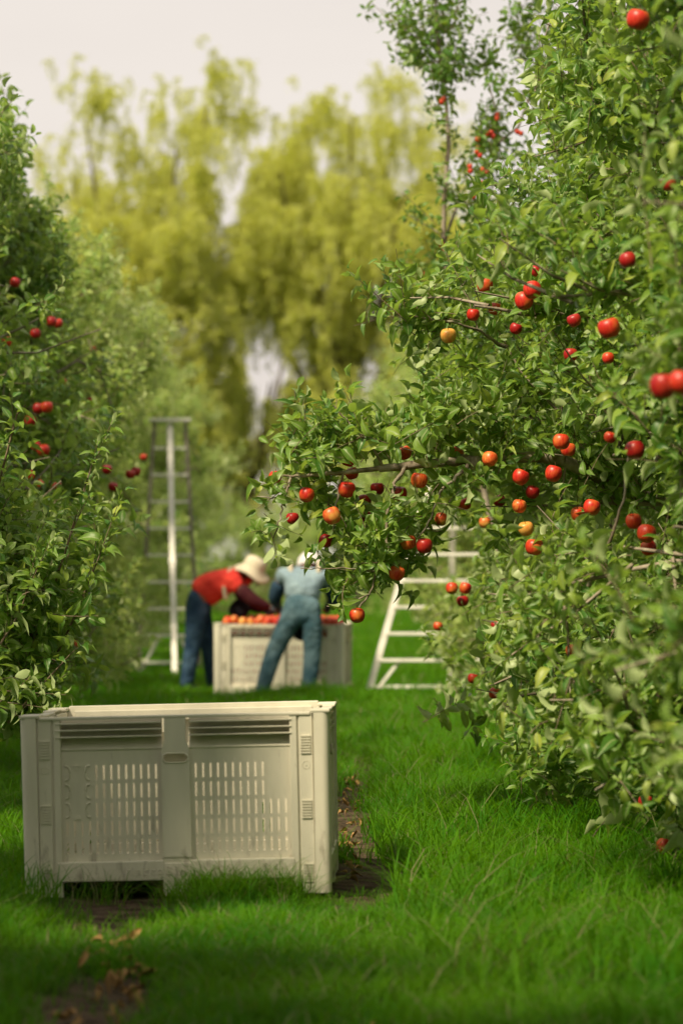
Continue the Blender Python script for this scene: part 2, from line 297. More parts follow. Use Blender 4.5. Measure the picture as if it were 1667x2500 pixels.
# ------------------------------------------------------------------ the apples (positions first: foliage is kept from burying them)
# (x, y in the viewed picture, distance, diameter m, colour, label)
AP = [
 (632, 1095, 15.7, .060, 'red', 'small red apple near the outer tip of the long low branch'),
 (800, 1056, 15.7, .068, 'red', 'red apple resting above the left end of the bare grey limb'),
 (808, 1087, 15.8, .064, 'red', 'red apple tucked directly under the left end of the bare limb'),
 (796, 1124, 15.6, .080, 'red', 'wide bright red apple under a leaf above the striped orange one'),
 (704, 1136, 15.6, .072, 'red', 'glossy red apple with pale streak left of the striped orange one'),
 (762, 1184, 15.4, .082, 'blush', 'large orange and yellow striped apple in the middle of the hanging branch'),
 (748, 1242, 15.9, .070, 'dark', 'shaded dark red apple hanging under the striped orange one'),
 (672, 1190, 15.9, .062, 'dark', 'dark apple half hidden by leaves above the drooping branch tip'),
 (928, 1040, 15.9, .070, 'red', 'red apple peeping over the top of the bare grey limb'),
 (962, 1103, 15.6, .078, 'blush', 'orange apple split by a leaf shadow hanging just below the limb'),
 (916, 1134, 15.8, .078, 'dark', 'dark red apple behind the pale curved side twig'),
 (866, 1122, 16.0, .068, 'dark', 'brownish red apple in shade left of the pale curved twig'),
 (836, 1152, 16.0, .070, 'dark', 'deep shaded apple to the right of the striped orange one'),
 (840, 1186, 16.1, .064, 'dark', 'dim crimson apple deep within the hanging leaves'),
 (937, 1246, 15.6, .074, 'blush', 'yellow orange apple covered by one long pale leaf'),
 (974, 1253, 15.5, .074, 'dark', 'deep red oval apple beside the yellow orange one, over the ladder'),
 (911, 1316, 15.5, .074, 'orange', 'round orange red apple hanging free above the ladder rail'),
 (820, 1413, 15.5, .072, 'orange', 'lowest apple of the long branch, red, above the full bin'),
 (1013, 1192, 15.8, .064, 'blush', 'small orange apple under dark leaves at the inner end of branch'),
 (1048, 1042, 15.9, .070, 'red', 'red apple behind the knuckle of the bare limb'),
 (1124, 1054, 15.5, .074, 'blush', 'pale orange apple sitting at the broken end of the limb'),
 (1288, 1014, 15.1, .078, 'orange', 'upper left apple of the bright pair above the grey limb stub'),
 (1304, 1032, 15.3, .070, 'red', 'lower right apple of the bright pair above the grey limb stub'),
 (1270, 1087, 15.2, .078, 'red', 'round dull red apple just under the grey limb stub'),
 (1195, 1095, 15.4, .078, 'red', 'tall red apple left of the dull red one under the limb stub'),
 (1192, 1162, 15.5, .068, 'blush', 'small dull orange apple below the tall red one'),
 (1222, 1130, 15.8, .066, 'dark', 'shaded red apple between the tall red and dull red apples'),
 (1207, 1214, 15.5, .072, 'yellow', 'peach coloured apple behind a grey leaf, low in the crown'),
 (1226, 1256, 15.4, .082, 'orange', 'orange red apple cut across by a leaf under the peach one'),
 (1326, 1180, 15.3, .066, 'orange', 'smaller apple touching the left side of a round red one'),
 (1358, 1165, 15.1, .078, 'red', 'round red apple with a brighter left cheek, right of its smaller neighbour'),
 (1066, 1158, 16.3, .066, 'red', 'bright red apple beside the top of the white ladder pole'),
 (1146, 1150, 16.4, .064, 'dark', 'dark red apple in shade right of the ladder pole top'),
 (1113, 1200, 19.0, .070, 'blush', 'soft out of focus orange apple behind the in-focus crown'),
 (1454, 1197, 13.6, .066, 'orange', 'upper apple of the cluster of three with a leaf across it'),
 (1483, 1225, 13.5, .078, 'orange', 'largest orange red apple of the cluster of three'),
 (1488, 1258, 13.7, .066, 'red', 'lowest duller red apple of the cluster of three'),
 (1457, 1033, 12.8, .074, 'dark', 'blurred dark red apple split by a blurred leaf, high at the right'),
 (1400, 1004, 13.6, .052, 'red', 'small red patch of apple beside the blurred split one'),
 (1037, 1351, 19.2, .070, 'orange', 'left apple of the low blurred bunch beside the ladder rungs'),
 (1068, 1350, 19.3, .070, 'red', 'right apple of the low blurred bunch beside the ladder rungs'),
 (1062, 1380, 19.3, .070, 'dark', 'bottom apple of the low blurred bunch beside the ladder rungs'),
 (1005, 1438, 20.5, .058, 'red', 'small blurred red apple by the lower ladder rung'),
 (1138, 1436, 18.5, .056, 'dark', 'small dark apple below the low blurred bunch'),
 (1315, 1494, 13.6, .062, 'orange', 'orange red apple half behind a big blurred leaf at mid right'),
 (1086, 1558, 16.8, .056, 'red', 'small red apple low in the crown above the grass'),
 (1135, 1592, 16.6, .060, 'orange', 'orange apple under a long leaf, lowest in the in-focus crown'),
 (1113, 655, 15.9, .076, 'red', 'bright red apple at the end of the thin upper twig'),
 (1137, 709, 16.0, .066, 'red', 'red apple behind pale leaves right of the thin upper twig'),
 (1086, 722, 15.9, .062, 'red', 'glossy red apple just right of the pale yellow one'),
 (1029, 770, 15.7, .076, 'yellow', 'pale yellow orange apple on the upper outer twig'),
 (1203, 690, 14.6, .082, 'red', 'lower left of the two touching red apples in the upper crown'),
 (1222, 665, 14.5, .080, 'red', 'upper right of the two touching red apples in the upper crown'),
 (1229, 622, 15.2, .056, 'dark', 'small dark red apple above the two touching ones'),
 (1184, 754, 15.8, .060, 'dark', 'shaded red apple below the two touching ones'),
 (1318, 735, 14.0, .060, 'dark', 'dim red apple behind leaves left of the large blurred one'),
 (1398, 753, 12.3, .082, 'red', 'large blurred red apple alone in the upper right crown'),
 (1522, 886, 9.7, .078, 'dark', 'big very blurred dark red apple near the picture edge'),
 (1562, 878, 9.6, .072, 'red', 'very blurred red apple cut by the picture edge'),
 (1465, 42, 12.0, .082, 'red', 'highest apple, bright red against the sky side of the crown'),
 (1441, 596, 12.0, .060, 'dark', 'dark red apple above the large blurred one, half leaf covered'),
 (1310, 814, 14.2, .062, 'dark', 'shadowed red apple low behind leaves under the large blurred one'),
 (1396, 822, 13.8, .050, 'red', 'little red apple glimpsed right of the shadowed one'),
 (1535, 420, 12.6, .060, 'dark', 'dark apple in the deep shade of the upper right crown'),
 (1525, 1943, 13.6, .074, 'red', 'lone red apple hanging into the tall grass at the bottom right'),
 (1480, 1840, 14.4, .062, 'dark', 'brownish red apple in the shade low above the tall grass'),
 (118, 738, 22.2, .072, 'dark', 'upper crimson apple on the blurred left tree, sky side'),
 (133, 742, 22.4, .070, 'dark', 'crimson apple touching the right of the upper crimson one'),
 (82, 766, 22.3, .070, 'dark', 'single crimson apple below left of the upper crimson pair'),
 (15, 784, 21.8, .072, 'orange', 'orange red apple at the picture edge on the left tree'),
 (108, 935, 21.6, .080, 'red', 'brightest red apple on the left tree, right one of its bunch'),
 (88, 938, 21.7, .072, 'dark', 'middle apple of the bright bunch on the left tree'),
 (70, 967, 21.8, .076, 'dark', 'lower apple of the bright bunch on the left tree'),
 (100, 1034, 21.6, .084, 'red', 'large red apple of the pair under the bright bunch'),
 (83, 1024, 21.8, .070, 'dark', 'smaller apple of the pair under the bright bunch'),
 (210, 920, 23.2, .060, 'dark', 'small red apple at mid height between bright bunch and ladder'),
 (145, 877, 23.0, .056, 'red', 'small pinkish red apple above and right of the bright bunch'),
 (246, 1078, 23.0, .070, 'dark', 'crimson apple in shade halfway from bunch to ladder'),
 (300, 1089, 23.4, .070, 'dark', 'left crimson apple of the pair beside the left ladder'),
 (312, 1083, 23.5, .070, 'dark', 'right crimson apple of the pair beside the left ladder'),
 (260, 1118, 23.2, .068, 'dark', 'crimson apple under the pair beside the left ladder'),
 (68, 1091, 22.0, .070, 'red', 'red apple at the left of the low dark row of apples'),
 (98, 1112, 22.0, .072, 'dark', 'dark apple in the middle of the low dark row of apples'),
 (130, 1116, 22.1, .070, 'dark', 'right dark apple in the low dark row of apples'),
 (35, 648, 21.9, .070, 'dark', 'dark red apple in the shaded upper left crown'),
 (172, 1480, 22.6, .060, 'orange', 'orange apple in the dark low foliage of the left tree'),
 (330, 1050, 27.0, .06, 'red', 'tiny red apple just left of the upper ladder rungs'),
 (215, 802, 27.5, .06, 'red', 'tiny red apple high on the pale tree behind'),
]
APX = np.array([tuple(atd(a[0], a[1], a[2])) for a in AP])
APPX, APPY = proj(APX)
AP_R = np.array([a[3] / 2 for a in AP])
LIMB_SHOW = [((870, 1076), (1105, 1060)), ((1270, 1050), (1370, 1088)), ((930, 1068), (902, 1134)), ((1078, 1062), (1015, 1122)), ((668, 1094), (650, 1160)), ((740, 1088), (800, 1082)), ((1480, 1105), (1525, 1010)), ((690, 1306), (790, 1306)), ((750, 1392), (830, 1375))]
def clear_of_apples(P, keep=.07, seed=5):           # True where a spray does not sit between the apple and the lane
    px, py = proj(P); ok = np.ones(len(P), bool); r = np.random.default_rng(seed).random(len(P))
    for (xa, ya), (xb, yb) in LIMB_SHOW:
        for t_ in np.linspace(0, 1, 14):
            cx, cy = (xa + (xb - xa) * t_) * K, (ya + (yb - ya) * t_) * K
            ok &= ~(((px - cx) ** 2 + (py - cy) ** 2 < 26 ** 2) & (P[:, 1] < 15.8) & (r > .3))
    for q in range(len(AP)):
        D = APX[q, 1]; s = FPX / D; rr_ = (AP_R[q] + .05) * s
        near = ((px - APPX[q]) ** 2 + (py + 8 - APPY[q]) ** 2 < rr_ ** 2) & (P[:, 1] < D + .03)
        ok &= ~(near & (r > (keep if AP[q][4] == 'dark' else .03)))
    return ok

# outline of each stretch of row as seen from the lane, (y, x) in the viewed picture
SIL_R1 = np.array([(-400, 1330), (0, 1262), (200, 1205), (330, 1158), (420, 1112), (500, 1058), (580, 1015), (640, 980), (700, 905), (740, 950), (780, 985), (850, 960), (930, 940), (1000, 960),
                   (1080, 1060), (1200, 1120), (1320, 1130), (1400, 1100), (1480, 1055), (1570, 1010), (1640, 1050), (1700, 1140), (1780, 1250), (1840, 1420), (1920, 1510), (2000, 1545), (2100, 1700)])
SIL_RN = np.array([(-400, 1480), (100, 1480), (300, 1450), (500, 1450), (700, 1430), (900, 1500), (1100, 1490), (1250, 1400), (1400, 1350), (1600, 1370), (1700, 1430), (1780, 1500), (1850, 1590), (2000, 1750)])
SIL_RNN = SIL_RN + np.array([0, 75.0])
SIL_R2 = np.array([(-400, 1500), (400, 1200), (500, 1050), (600, 960), (700, 880), (760, 830), (830, 850), (900, 840), (1000, 840), (1150, 1050), (1250, 1050), (1330, 995), (1400, 950), (1450, 985), (1520, 1010), (1600, 1030), (1660, 1100)])
SIL_R3 = np.array([(-400, 1500), (640, 1010), (720, 900), (800, 860), (850, 820), (900, 800), (1000, 760), (1150, 760), (1250, 790), (1320, 900), (1400, 960), (1560, 1010)])
SIL_L1 = np.array([(850, -100), (930, 0), (1080, 10), (1150, 30), (1250, 70), (1400, 120), (1500, 110), (1580, 85), (1650, 60), (1720, 10), (1800, -60)])
SIL_L2 = np.array([(-400, -60), (180, -30), (240, 40), (330, 55), (420, 80), (470, 120), (560, 165), (620, 150), (700, 190), (800, 270), (900, 300), (1000, 310), (1100, 325), (1250, 340), (1400, 360), (1500, 330), (1560, 250), (1610, 120)])
SIL_L3 = np.array([(-400, 20), (540, 250), (620, 330), (650, 380), (700, 400), (780, 440), (830, 540), (880, 560), (960, 570), (1080, 575), (1180, 590), (1240, 500), (1320, 440), (1450, 400), (1530, 370), (1600, 200)])
SIL_L25 = np.array([(-400, 20), (540, 240), (620, 320), (700, 385), (780, 400), (850, 385), (940, 325), (1000, 310), (1100, 305), (1300, 335), (1500, 340), (1530, 335), (1600, 150)])
HPOLY = np.array([(735, 870), (775, 880), (795, 920), (835, 965), (860, 985), (900, 945), (930, 935), (960, 900), (1010, 880), (1130, 860), (1300, 900), (1300, 1400), (1120, 1330), (1110, 1220), (1070, 1160), (1045, 1200), (1010, 1225), (1000, 1265), (960, 1275), (935, 1320),
  (895, 1335), (872, 1365), (872, 1405), (840, 1420), (790, 1412), (755, 1402), (712, 1420), (704, 1392), (760, 1372), (788, 1345), (755, 1322), (700, 1330), (660, 1342), (645, 1320), (655, 1290), (690, 1265), (720, 1268), (765, 1290), (790, 1280), (745, 1262), (712, 1245), (700, 1192), (672, 1215), (645, 1255),
  (600, 1242), (590, 1175), (545, 1165), (548, 1128), (580, 1110), (575, 1062), (590, 1015), (640, 980), (680, 968), (708, 960), (704, 925)], float)
def in_poly(poly, P):
    px, py = proj(P); px = px / K; py = py / K; c = np.zeros(len(P), bool); j = len(poly) - 1
    for i in range(len(poly)):
        (xi, yi), (xj, yj) = poly[i], poly[j]; t_ = ((yi > py) != (yj > py)) & (px < (xj - xi) * (py - yi) / (yj - yi + 1e-9) + xi); c ^= t_; j = i
    return c
def inside(sil, side, P, jit=14, seed=1):
    px, py = proj(P); r = np.random.default_rng(seed).normal(size=len(P)) * jit
    xb = np.interp(py / K, sil[:, 0], sil[:, 1]) * K + r
    return px > xb if side > 0 else px < xb

# ------------------------------------------------------------------ apple trees
TREES = {}
def apple_tree(name, x, D, H, prof, label, group, seed, sil=None, side=1, n_l=24, n_s=9, dens=.055, leafparts=0, zmin=.35, extra=None, sc=1.0, window=None, young=0):
    r = np.random.default_rng(seed); z0 = float(gz(x, D)); root = empty(name, (x, D, z0), label, 'tree', group)
    off = np.array([x, D, z0]); lean = r.normal(size=2) * .12
    tp = np.array([[x + lean[0] * t_ ** 1.3 + .04 * math.sin(5 * t_ + seed), D + lean[1] * t_ + .04 * math.cos(4 * t_ + seed), z0 - .05 + t_ * H * .86] for t_ in np.linspace(0, 1, 9)])
    tb = Tubes(); tb.add(tp, np.linspace(.085, .018, 9), 9); tb.build('trunk', M_BARK, root, off)
    pos = []; dirs = []; tw = []
    for k in range(n_l):
        u = (k + r.random()) / n_l; z = zmin + .15 + u * (H * .84 - zmin - .15); az = k * 2.39996 + seed
        Rz = prof(z + .25) * r.uniform(.82, 1.06); Rz = max(Rz, .25); st = np.array([np.interp(z, tp[:, 2], tp[:, c_]) for c_ in range(3)])
        rise = (.15 + .55 * u) * Rz; o2 = np.array([math.cos(az), math.sin(az), 0]); droop = .28 * (1 - u) * Rz
        LP = [st + o2 * Rz * s + np.array([0, 0, rise * s - droop * s * s * 1.6]) + r.normal(size=3) * .03 * (s > 0) for s in (0, .25, .5, .75, 1)]
        LP = np.array(LP); kk_ = r.normal(size=(5, 3)) * np.array([.05, .05, .04]) * np.array([0, .6, 1, 1, 1])[:, None] * min(1, Rz); LP = LP + kk_; LP[:, 2] = np.maximum(LP[:, 2], z0 + zmin * .8)
        tb = Tubes(); tb.add(LP, np.linspace(.03, .009, 5), 6); tss = []
        for j in range(n_s):
            t_ = .22 + .78 * (j + r.random()) / n_s; b0 = np.array([np.interp(t_ * 4, range(5), LP[:, c_]) for c_ in range(3)])
            d = o2 * r.uniform(.1, .9) + r.normal(size=3) * np.array([.6, .6, .35]) + np.array([0, 0, r.uniform(-.15, .9) if u > .25 else r.uniform(-.5, .5)]); d /= np.linalg.norm(d)
            ln = r.uniform(.25, .6) * (.7 + .5 * min(1, Rz)); e = b0 + d * ln + np.array([0, 0, .1 * ln]); mid = (b0 + e) / 2 + r.normal(size=3) * .03
            tss.append((b0, mid, e)); m = int(ln / dens) + 1
            for s in range(m):
                q = (s + r.random()) / m; p = b0 + (e - b0) * q + r.normal(size=3) * .05
                dd = d * .5 + o2 * .35 + np.array([0, 0, .75 if u > .3 else .25]) + r.normal(size=3) * .45
                pos.append(p); dirs.append(dd)
        for s in range(14):
            q = .25 + .75 * r.random(); p = np.array([np.interp(q * 4, range(5), LP[:, c_]) for c_ in range(3)]); pos.append(p + r.normal(size=3) * .04); dirs.append(o2 * .3 + np.array([0, 0, .8]) + r.normal(size=3) * .4)
        ends = np.array([a_[2] for a_ in tss] + [LP[-1]]); mids = np.array([LP[3]])
        if sil is not None:
            ke = inside(sil, side, ends, 4); kl = inside(sil, side, LP, 4)
        else: ke = np.ones(len(ends), bool); kl = np.ones(5, bool)
        if not kl.all():
            cut = max(2, int(np.argmin(kl))); LPc = LP[:cut]
        else: LPc = LP
        uu = np.linspace(0, len(LPc) - 1, (len(LPc) - 1) * 4 + 1); LPf = np.stack([np.interp(uu, range(len(LPc)), LPc[:, a]) for a in range(3)], 1); LPf[1:] += np.cumsum(r.normal(size=(len(LPf) - 1, 3)) * .010, 0) * .7
        tb = Tubes(); tb.add(LPf, np.linspace(.024, .006 if len(LPc) == 5 else .003, len(LPf)) * (1 + .12 * r.normal(size=len(LPf))), 6)
        for q, tr_ in enumerate(tss):
            if ke[q] and inside(sil, side, np.array([tr_[0]]), 0)[0] if sil is not None else True: tb.add(tr_, (.009, .006, .003), 4)
        tb.build('branch', M_BARK, root, off)
    # upright water shoots at the top
    for k in range(int(14 * sc)):
        az = r.random() * 6.28; rr_ = prof(H * .85) * math.sqrt(r.random()); p = np.array([x + rr_ * math.cos(az), D + rr_ * math.sin(az), z0 + H * r.uniform(.72, .92)]); h = r.uniform(.35, .75)
        for s in range(int(h / .1)): pos.append(p + np.array([r.normal() * .01, r.normal() * .01, s * .1])); dirs.append(np.array([r.normal() * .1, r.normal() * .1, 1.0]))
    if extra is not None: pos += list(extra[0]); dirs += list(extra[1])
    P = np.array(pos); Dr = np.array(dirs); Dr /= np.linalg.norm(Dr, axis=1)[:, None]
    P[:, 2] = np.maximum(P[:, 2], z0 + zmin * .45 + .1)
    ne = len(extra[0]) if extra is not None else 0; ex = np.zeros(len(P), bool); ex[len(P) - ne:] = ne > 0
    mid = P + Dr * .13
    ok = clear_of_apples(mid, seed=seed) & clear_of_apples(P + Dr * .04, seed=seed) & clear_of_apples(P + Dr * .22, seed=seed)
    if ne and seed == 104:
        upz = proj(P)[1] / K < 870; ok &= ~ex | upz | (in_poly(HPOLY, P + Dr * .06) & in_poly(HPOLY, P + Dr * .25))
    if sil is not None: ok &= ex | inside(sil, side, P + Dr * .24, 9, seed)
    P, Dr, ex = P[ok], Dr[ok], ex[ok]; n = len(P); spin = r.random(n) * 6.28
    scl = r.uniform(.72, 1.05, n); idx = r.integers(0, 6, n); up = Dr[:, 2] > .85; idx[up] = r.choice([0, 1, 4], up.sum())
    rot = eul_from_dirs(Dr, spin); take = np.zeros(n, bool)
    if leafparts:                                   # the leaves that show largest are objects of their own
        px, py = proj(P); fr = (px > 5) & (px < 1662) & (py > 5) & (py < 2495)
        if window is not None: fr &= (px > window[0] * K) & (px < window[1] * K) & (py > window[2] * K) & (py < window[3] * K)
        score = np.where(fr, P[:, 1] - (1.2 if ne else 0) * ex + r.random(n) * .35, 1e9); order = np.argsort(score); cnt = 0; tt = Tubes()
        for q in order:
            if score[q] > 1e8: break
            sp = APS[idx[q]]
            if cnt + len(sp[1]) > leafparts: break
            M_ = np.eye(4); M_[:3, :3] = np.array(Euler(rot[q]).to_matrix()) * scl[q]; M_[:3, 3] = P[q] - off; take[q] = True
            for LM, lv, ti_, pb in sp[1]:
                o = bpy.data.objects.new('leaf', LEAF_MESH[lv]); C.objects.link(o); o.parent = root; o.matrix_basis = Matrix((M_ @ LM).tolist()); cnt += 1
            tt.add((sp[0] @ M_[:3, :3].T) + P[q], np.linspace(.0028, .0014, 5), 3)
        if tt.n: o = tt.build('twigs', M_TWIG, root, off); o['kind'] = 'stuff'
    kp = ~take
    scatter('foliage', G_APPLE_LIT if D > 26.5 else G_APPLE, P[kp], rot[kp], scl[kp], idx[kp], root, off)
    TREES[name] = root; return root

def prof_std(Rm, H): return lambda z: Rm * (1 - .75 * max(0, (z - H * .45) / (H * .55)) ** 1.6) * (1 if z > .7 else .85)

# the long low branch of the in-focus tree, drawn as it runs
def poly(pts): return [atd(*p) for p in pts]
HB = [  # (points (x, y, D), r0, r1)
 ([(1640, 1240, 16.6), (1500, 1150, 16.3), (1370, 1088, 15.9), (1290, 1056, 15.8)], .040, .030),
 ([(1290, 1056, 15.8), (1200, 1048, 15.8), (1105, 1060, 15.7), (1075, 1054, 15.7), (1045, 1058, 15.7), (970, 1066, 15.7), (870, 1076, 15.7)], .028, .019),
 ([(870, 1076, 15.7), (800, 1082, 15.6), (740, 1088, 15.6), (690, 1093, 15.6), (650, 1092, 15.6)], .012, .005),
 ([(930, 1068, 15.7), (920, 1090, 15.5), (906, 1110, 15.5), (902, 1134, 15.5)], .011, .008),
 ([(902, 1134, 15.5), (885, 1190, 15.5), (890, 1260, 15.5), (865, 1310, 15.5), (850, 1360, 15.5), (825, 1395, 15.5)], .008, .004),
 ([(1078, 1062, 15.7), (1060, 1085, 15.5), (1035, 1105, 15.5), (1015, 1122, 15.5)], .010, .006),
 ([(1015, 1122, 15.5), (1000, 1160, 15.5), (985, 1200, 15.5), (960, 1235, 15.5)], .006, .003),
 ([(668, 1094, 15.6), (664, 1115, 15.5), (655, 1135, 15.5), (648, 1160, 15.5), (640, 1200, 15.5), (628, 1235, 15.5)], .007, .003),
 ([(655, 1140, 15.5), (625, 1142, 15.5), (590, 1140, 15.5)], .004, .002),
 ([(880, 1072, 15.7), (850, 1020, 15.6), (805, 975, 15.6), (765, 930, 15.6)], .007, .003),
 ([(865, 1310, 15.5), (800, 1306, 15.4), (740, 1306, 15.4), (690, 1306, 15.4)], .004, .002),
 ([(850, 1365, 15.5), (800, 1385, 15.4), (750, 1392, 15.4)], .004, .002),
 ([(790, 1085, 15.6), (775, 1130, 15.6), (770, 1170, 15.6), (765, 1220, 15.7)], .006, .003),
 ([(1120, 590, 16.2), (1075, 640, 16.1), (1060, 655, 16.0)], .004, .002),
 ([(1160, 800, 16.1), (1100, 760, 15.9), (1040, 738, 15.8), (960, 728, 15.8), (905, 722, 15.7)], .009, .003),
 ([(1100, 760, 15.9), (1078, 690, 15.9), (1058, 655, 15.9)], .004, .002),
 ([(1480, 1105, 14.5), (1510, 1050, 14.5), (1525, 1000, 14.5)], .012, .008),
 ([(1350, 1345, 13.6), (1400, 1240, 13.5), (1430, 1150, 13.5), (1440, 1050, 13.5)], .008, .004),
]
hp, hd = [], []
hr = np.random.default_rng(99)
def seg_sprays(pts, n, spread=.05, dirf=None, lo=0, hi=1):
    Pn = np.array([tuple(atd(*p)) for p in pts])
    for q in range(n):
        t_ = (lo + (hi - lo) * (q + hr.random()) / n) * (len(Pn) - 1); p = np.array([np.interp(t_, range(len(Pn)), Pn[:, c_]) for c_ in range(3)]) + hr.normal(size=3) * spread
        d = np.array(dirf) + hr.normal(size=3) * .5 if dirf is not None else hr.normal(size=3); hp.append(p); hd.append(d)
seg_sprays(HB[2][0], 26, .05, (-.2, -.3, .35)); seg_sprays(HB[1][0], 30, .06, (-.1, -.2, .6), .15, 1); seg_sprays(HB[9][0], 15, .04, (-.3, -.1, .8))
seg_sprays(HB[4][0], 34, .07, (0, -.4, -.3)); seg_sprays(HB[6][0], 15, .06, (.1, -.3, -.1)); seg_sprays(HB[7][0], 16, .04, (-.3, -.3, -.5)); seg_sprays(HB[8][0], 4, .01, (-1, -.1, .25))
seg_sprays(HB[10][0], 12, .02, (-.5, -.2, .4)); seg_sprays(HB[11][0], 10, .03, (-.4, -.2, 0)); seg_sprays(HB[12][0], 15, .06, (0, -.4, -.3)); seg_sprays(HB[14][0], 20, .05, (-.5, -.2, .4)); seg_sprays(HB[13][0], 4, .03, (-.3, -.2, .5))
def blob(cx, cy, rx, ry, n, D=15.72, sd_=.16, dirf=(0, -.4, .2)):
    for q in range(int(n * 2.1)):
        a = hr.random() * 6.283; rr_ = math.sqrt(hr.random()); hp.append(np.array(tuple(atd(cx + rx * rr_ * math.cos(a), cy + ry * rr_ * math.sin(a), D + hr.normal() * sd_)))); hd.append(np.array(dirf) + hr.normal(size=3) * .55)
blob(690, 1040, 75, 55, 24, dirf=(-.1, -.3, .5)); blob(830, 1030, 90, 45, 22, dirf=(0, -.3, .6)); blob(960, 1010, 110, 50, 40, dirf=(0, -.2, .6)); blob(1060, 960, 90, 60, 26, dirf=(0, -.2, .6))
blob(860, 1150, 130, 60, 26); blob(810, 1215, 90, 50, 15); blob(880, 1260, 80, 70, 26); blob(850, 1330, 60, 55, 16); blob(600, 1130, 35, 35, 6, dirf=(-.6, -.3, .1)); blob(640, 1190, 40, 60, 10, dirf=(0, -.3, -.7)); blob(1000, 1160, 60, 60, 20); blob(1060, 1110, 80, 60, 18)
blob(1010, 740, 70, 45, 14, 15.9); blob(720, 1120, 50, 40, 10); blob(910, 1310, 30, 40, 5)
hero_extra = (hp, hd)

LBL_R = 'apple trees of the right-hand row'; LBL_L = 'apple trees of the left-hand row'
def xr(D): return 2.40 - .020 * (D - 12)
def xl(D): return -2.95 - .022 * (D - 16)
def hp_prof(z): return float(np.interp(z, [0, .5, 1.2, 2.6, 3.3, 4.2], [1.5, 2.0, 2.25, 2.25, 1.95, 1.2]))
apple_tree('apple_tree', 1.95, 7.5, 4.4, prof_std(1.35, 4.4), 'apple tree beyond the right picture edge, nearest in its row', LBL_R, 101, SIL_RNN, 1, 18, 8)
apple_tree('apple_tree', 2.25, 9.9, 4.3, prof_std(1.45, 4.3), 'nearest tree at the right, its leaves large and very blurred', LBL_R, 102, SIL_RN, 1, 28, 11, .06, 300, zmin=.15)
apple_tree('apple_tree', 2.35, 12.9, 4.9, prof_std(1.75, 4.9), 'tall tree at the right edge with the highest red apple', LBL_R, 103, SIL_R1, 1, 36, 13, .05, 300, zmin=.15, window=(1200, 1568, 0, 2000))
hero = apple_tree('apple_tree', 2.35, 16.0, 4.9, hp_prof, 'in-focus apple tree reaching one long low branch into the grass lane', LBL_R, 104, SIL_R1, 1, 46, 13, .05, 300, zmin=.15, extra=hero_extra, window=(560, 1300, 850, 1500))
tb = Tubes()
for pts, r0, r1 in HB:
    o = Tubes(); pp = poly(pts); m = len(pp)
    fine = []
    for q in range(m - 1):
        for s in range(4): fine.append(pp[q].lerp(pp[q + 1], s / 4) + Vector(rng.normal(size=3) * .0035))
    fine.append(pp[-1]); rad = np.linspace(r0, r1, len(fine)) * (1 + rng.normal(size=len(fine)) * .05)
    o.add(fine, rad, 8); ob = o.build('branch', M_BARK, hero, tuple(hero.location))
kn = bmesh.new(); bmesh.ops.create_icosphere(kn, subdivisions=2, radius=.036)
for v in kn.verts: v.co *= 1 + .22 * math.sin(v.co.x * 260) * math.cos(v.co.z * 190); v.co.x *= .9
me = bpy.data.meshes.new('knot'); kn.to_mesh(me); kn.free(); me.materials.append(M_BARK); kno = mobj('knot', me, hero); kno.location = atd(1092, 1062, 15.7) - hero.location
apple_tree('apple_tree', xr(19.6), 19.6, 4.0, prof_std(1.75, 4.0), 'blurred apple tree behind the in-focus one, overhanging the white ladder', LBL_R, 105, SIL_R2, 1, 30, 10, .06, 300, window=(850, 1300, 500, 1650))
for q, (D, H, s) in enumerate([(23.6, 4.0, 106), (27.6, 4.0, 107), (31.5, 4.0, 108), (36, 4.0, 109), (41, 4.1, 110), (47, 4.1, 111), (54, 4.1, 112)]):
    apple_tree('apple_tree', xr(D), D, H, prof_std(1.55, H), ['apple tree of the right row just before the step ladder', 'apple tree of the right row beside the step ladder', 'apple tree of the right row level with the full bin',
      'first soft pale tree past the full bin in the right row', 'second soft pale tree past the full bin in the right row', 'third soft pale tree past the full bin in the right row', 'last apple tree at the far end of the right row'][q],
      LBL_R, s, SIL_R2 if D < 30 else SIL_R3, 1, 24, 9, .07, 0)
for q, (x_, D, lab) in enumerate([(2.3, 3.2, 'apple tree right of the viewpoint, out of the picture'), (2.3, -1.6, 'apple tree behind the viewpoint at the right'), (-2.7, -1.2, 'apple tree behind the viewpoint at the left'), (-2.7, -5.5, 'second apple tree behind the viewpoint at the left'), (2.3, -6.0, 'second apple tree behind the viewpoint at the right')]):
    apple_tree('apple_tree', x_, D, 4.3, prof_std(1.35, 4.3), lab, LBL_R if x_ > 0 else LBL_L, 400 + q, None, 1, 18, 8, .08)
# left row
sh = []; shd = []                                   # the sharp upright shoots at the left
def shoot(pts, n, lean=.35):
    Pn = np.array([tuple(atd(*p)) for p in pts])
    for q in range(n):
        t_ = (q + .5) / n * (len(Pn) - 1); p = np.array([np.interp(t_, range(len(Pn)), Pn[:, c_]) for c_ in range(3)]); k = min(int(t_), len(Pn) - 2); d = Pn[k + 1] - Pn[k]; d /= np.linalg.norm(d); sh.append(p); shd.append(d + rng.normal(size=3) * .12)
SH = [[(40, 1520, 15.6), (105, 1400, 15.5), (150, 1270, 15.4), (185, 1150, 15.4), (215, 1060, 15.4)], [(115, 1540, 15.5), (175, 1410, 15.4), (232, 1270, 15.3)],
      [(-20, 1180, 15.2), (40, 950, 15.1), (60, 930, 15.1)], [(20, 1660, 15.4), (110, 1560, 15.3), (165, 1500, 15.3)], [(-10, 1500, 15.2), (50, 1400, 15.2), (70, 1330, 15.2)]]
for q, (pts, n) in enumerate(zip(SH, (9, 7, 4, 7, 7))): shoot(pts, n)
hr = np.random.default_rng(5); hp2 = len(hp)
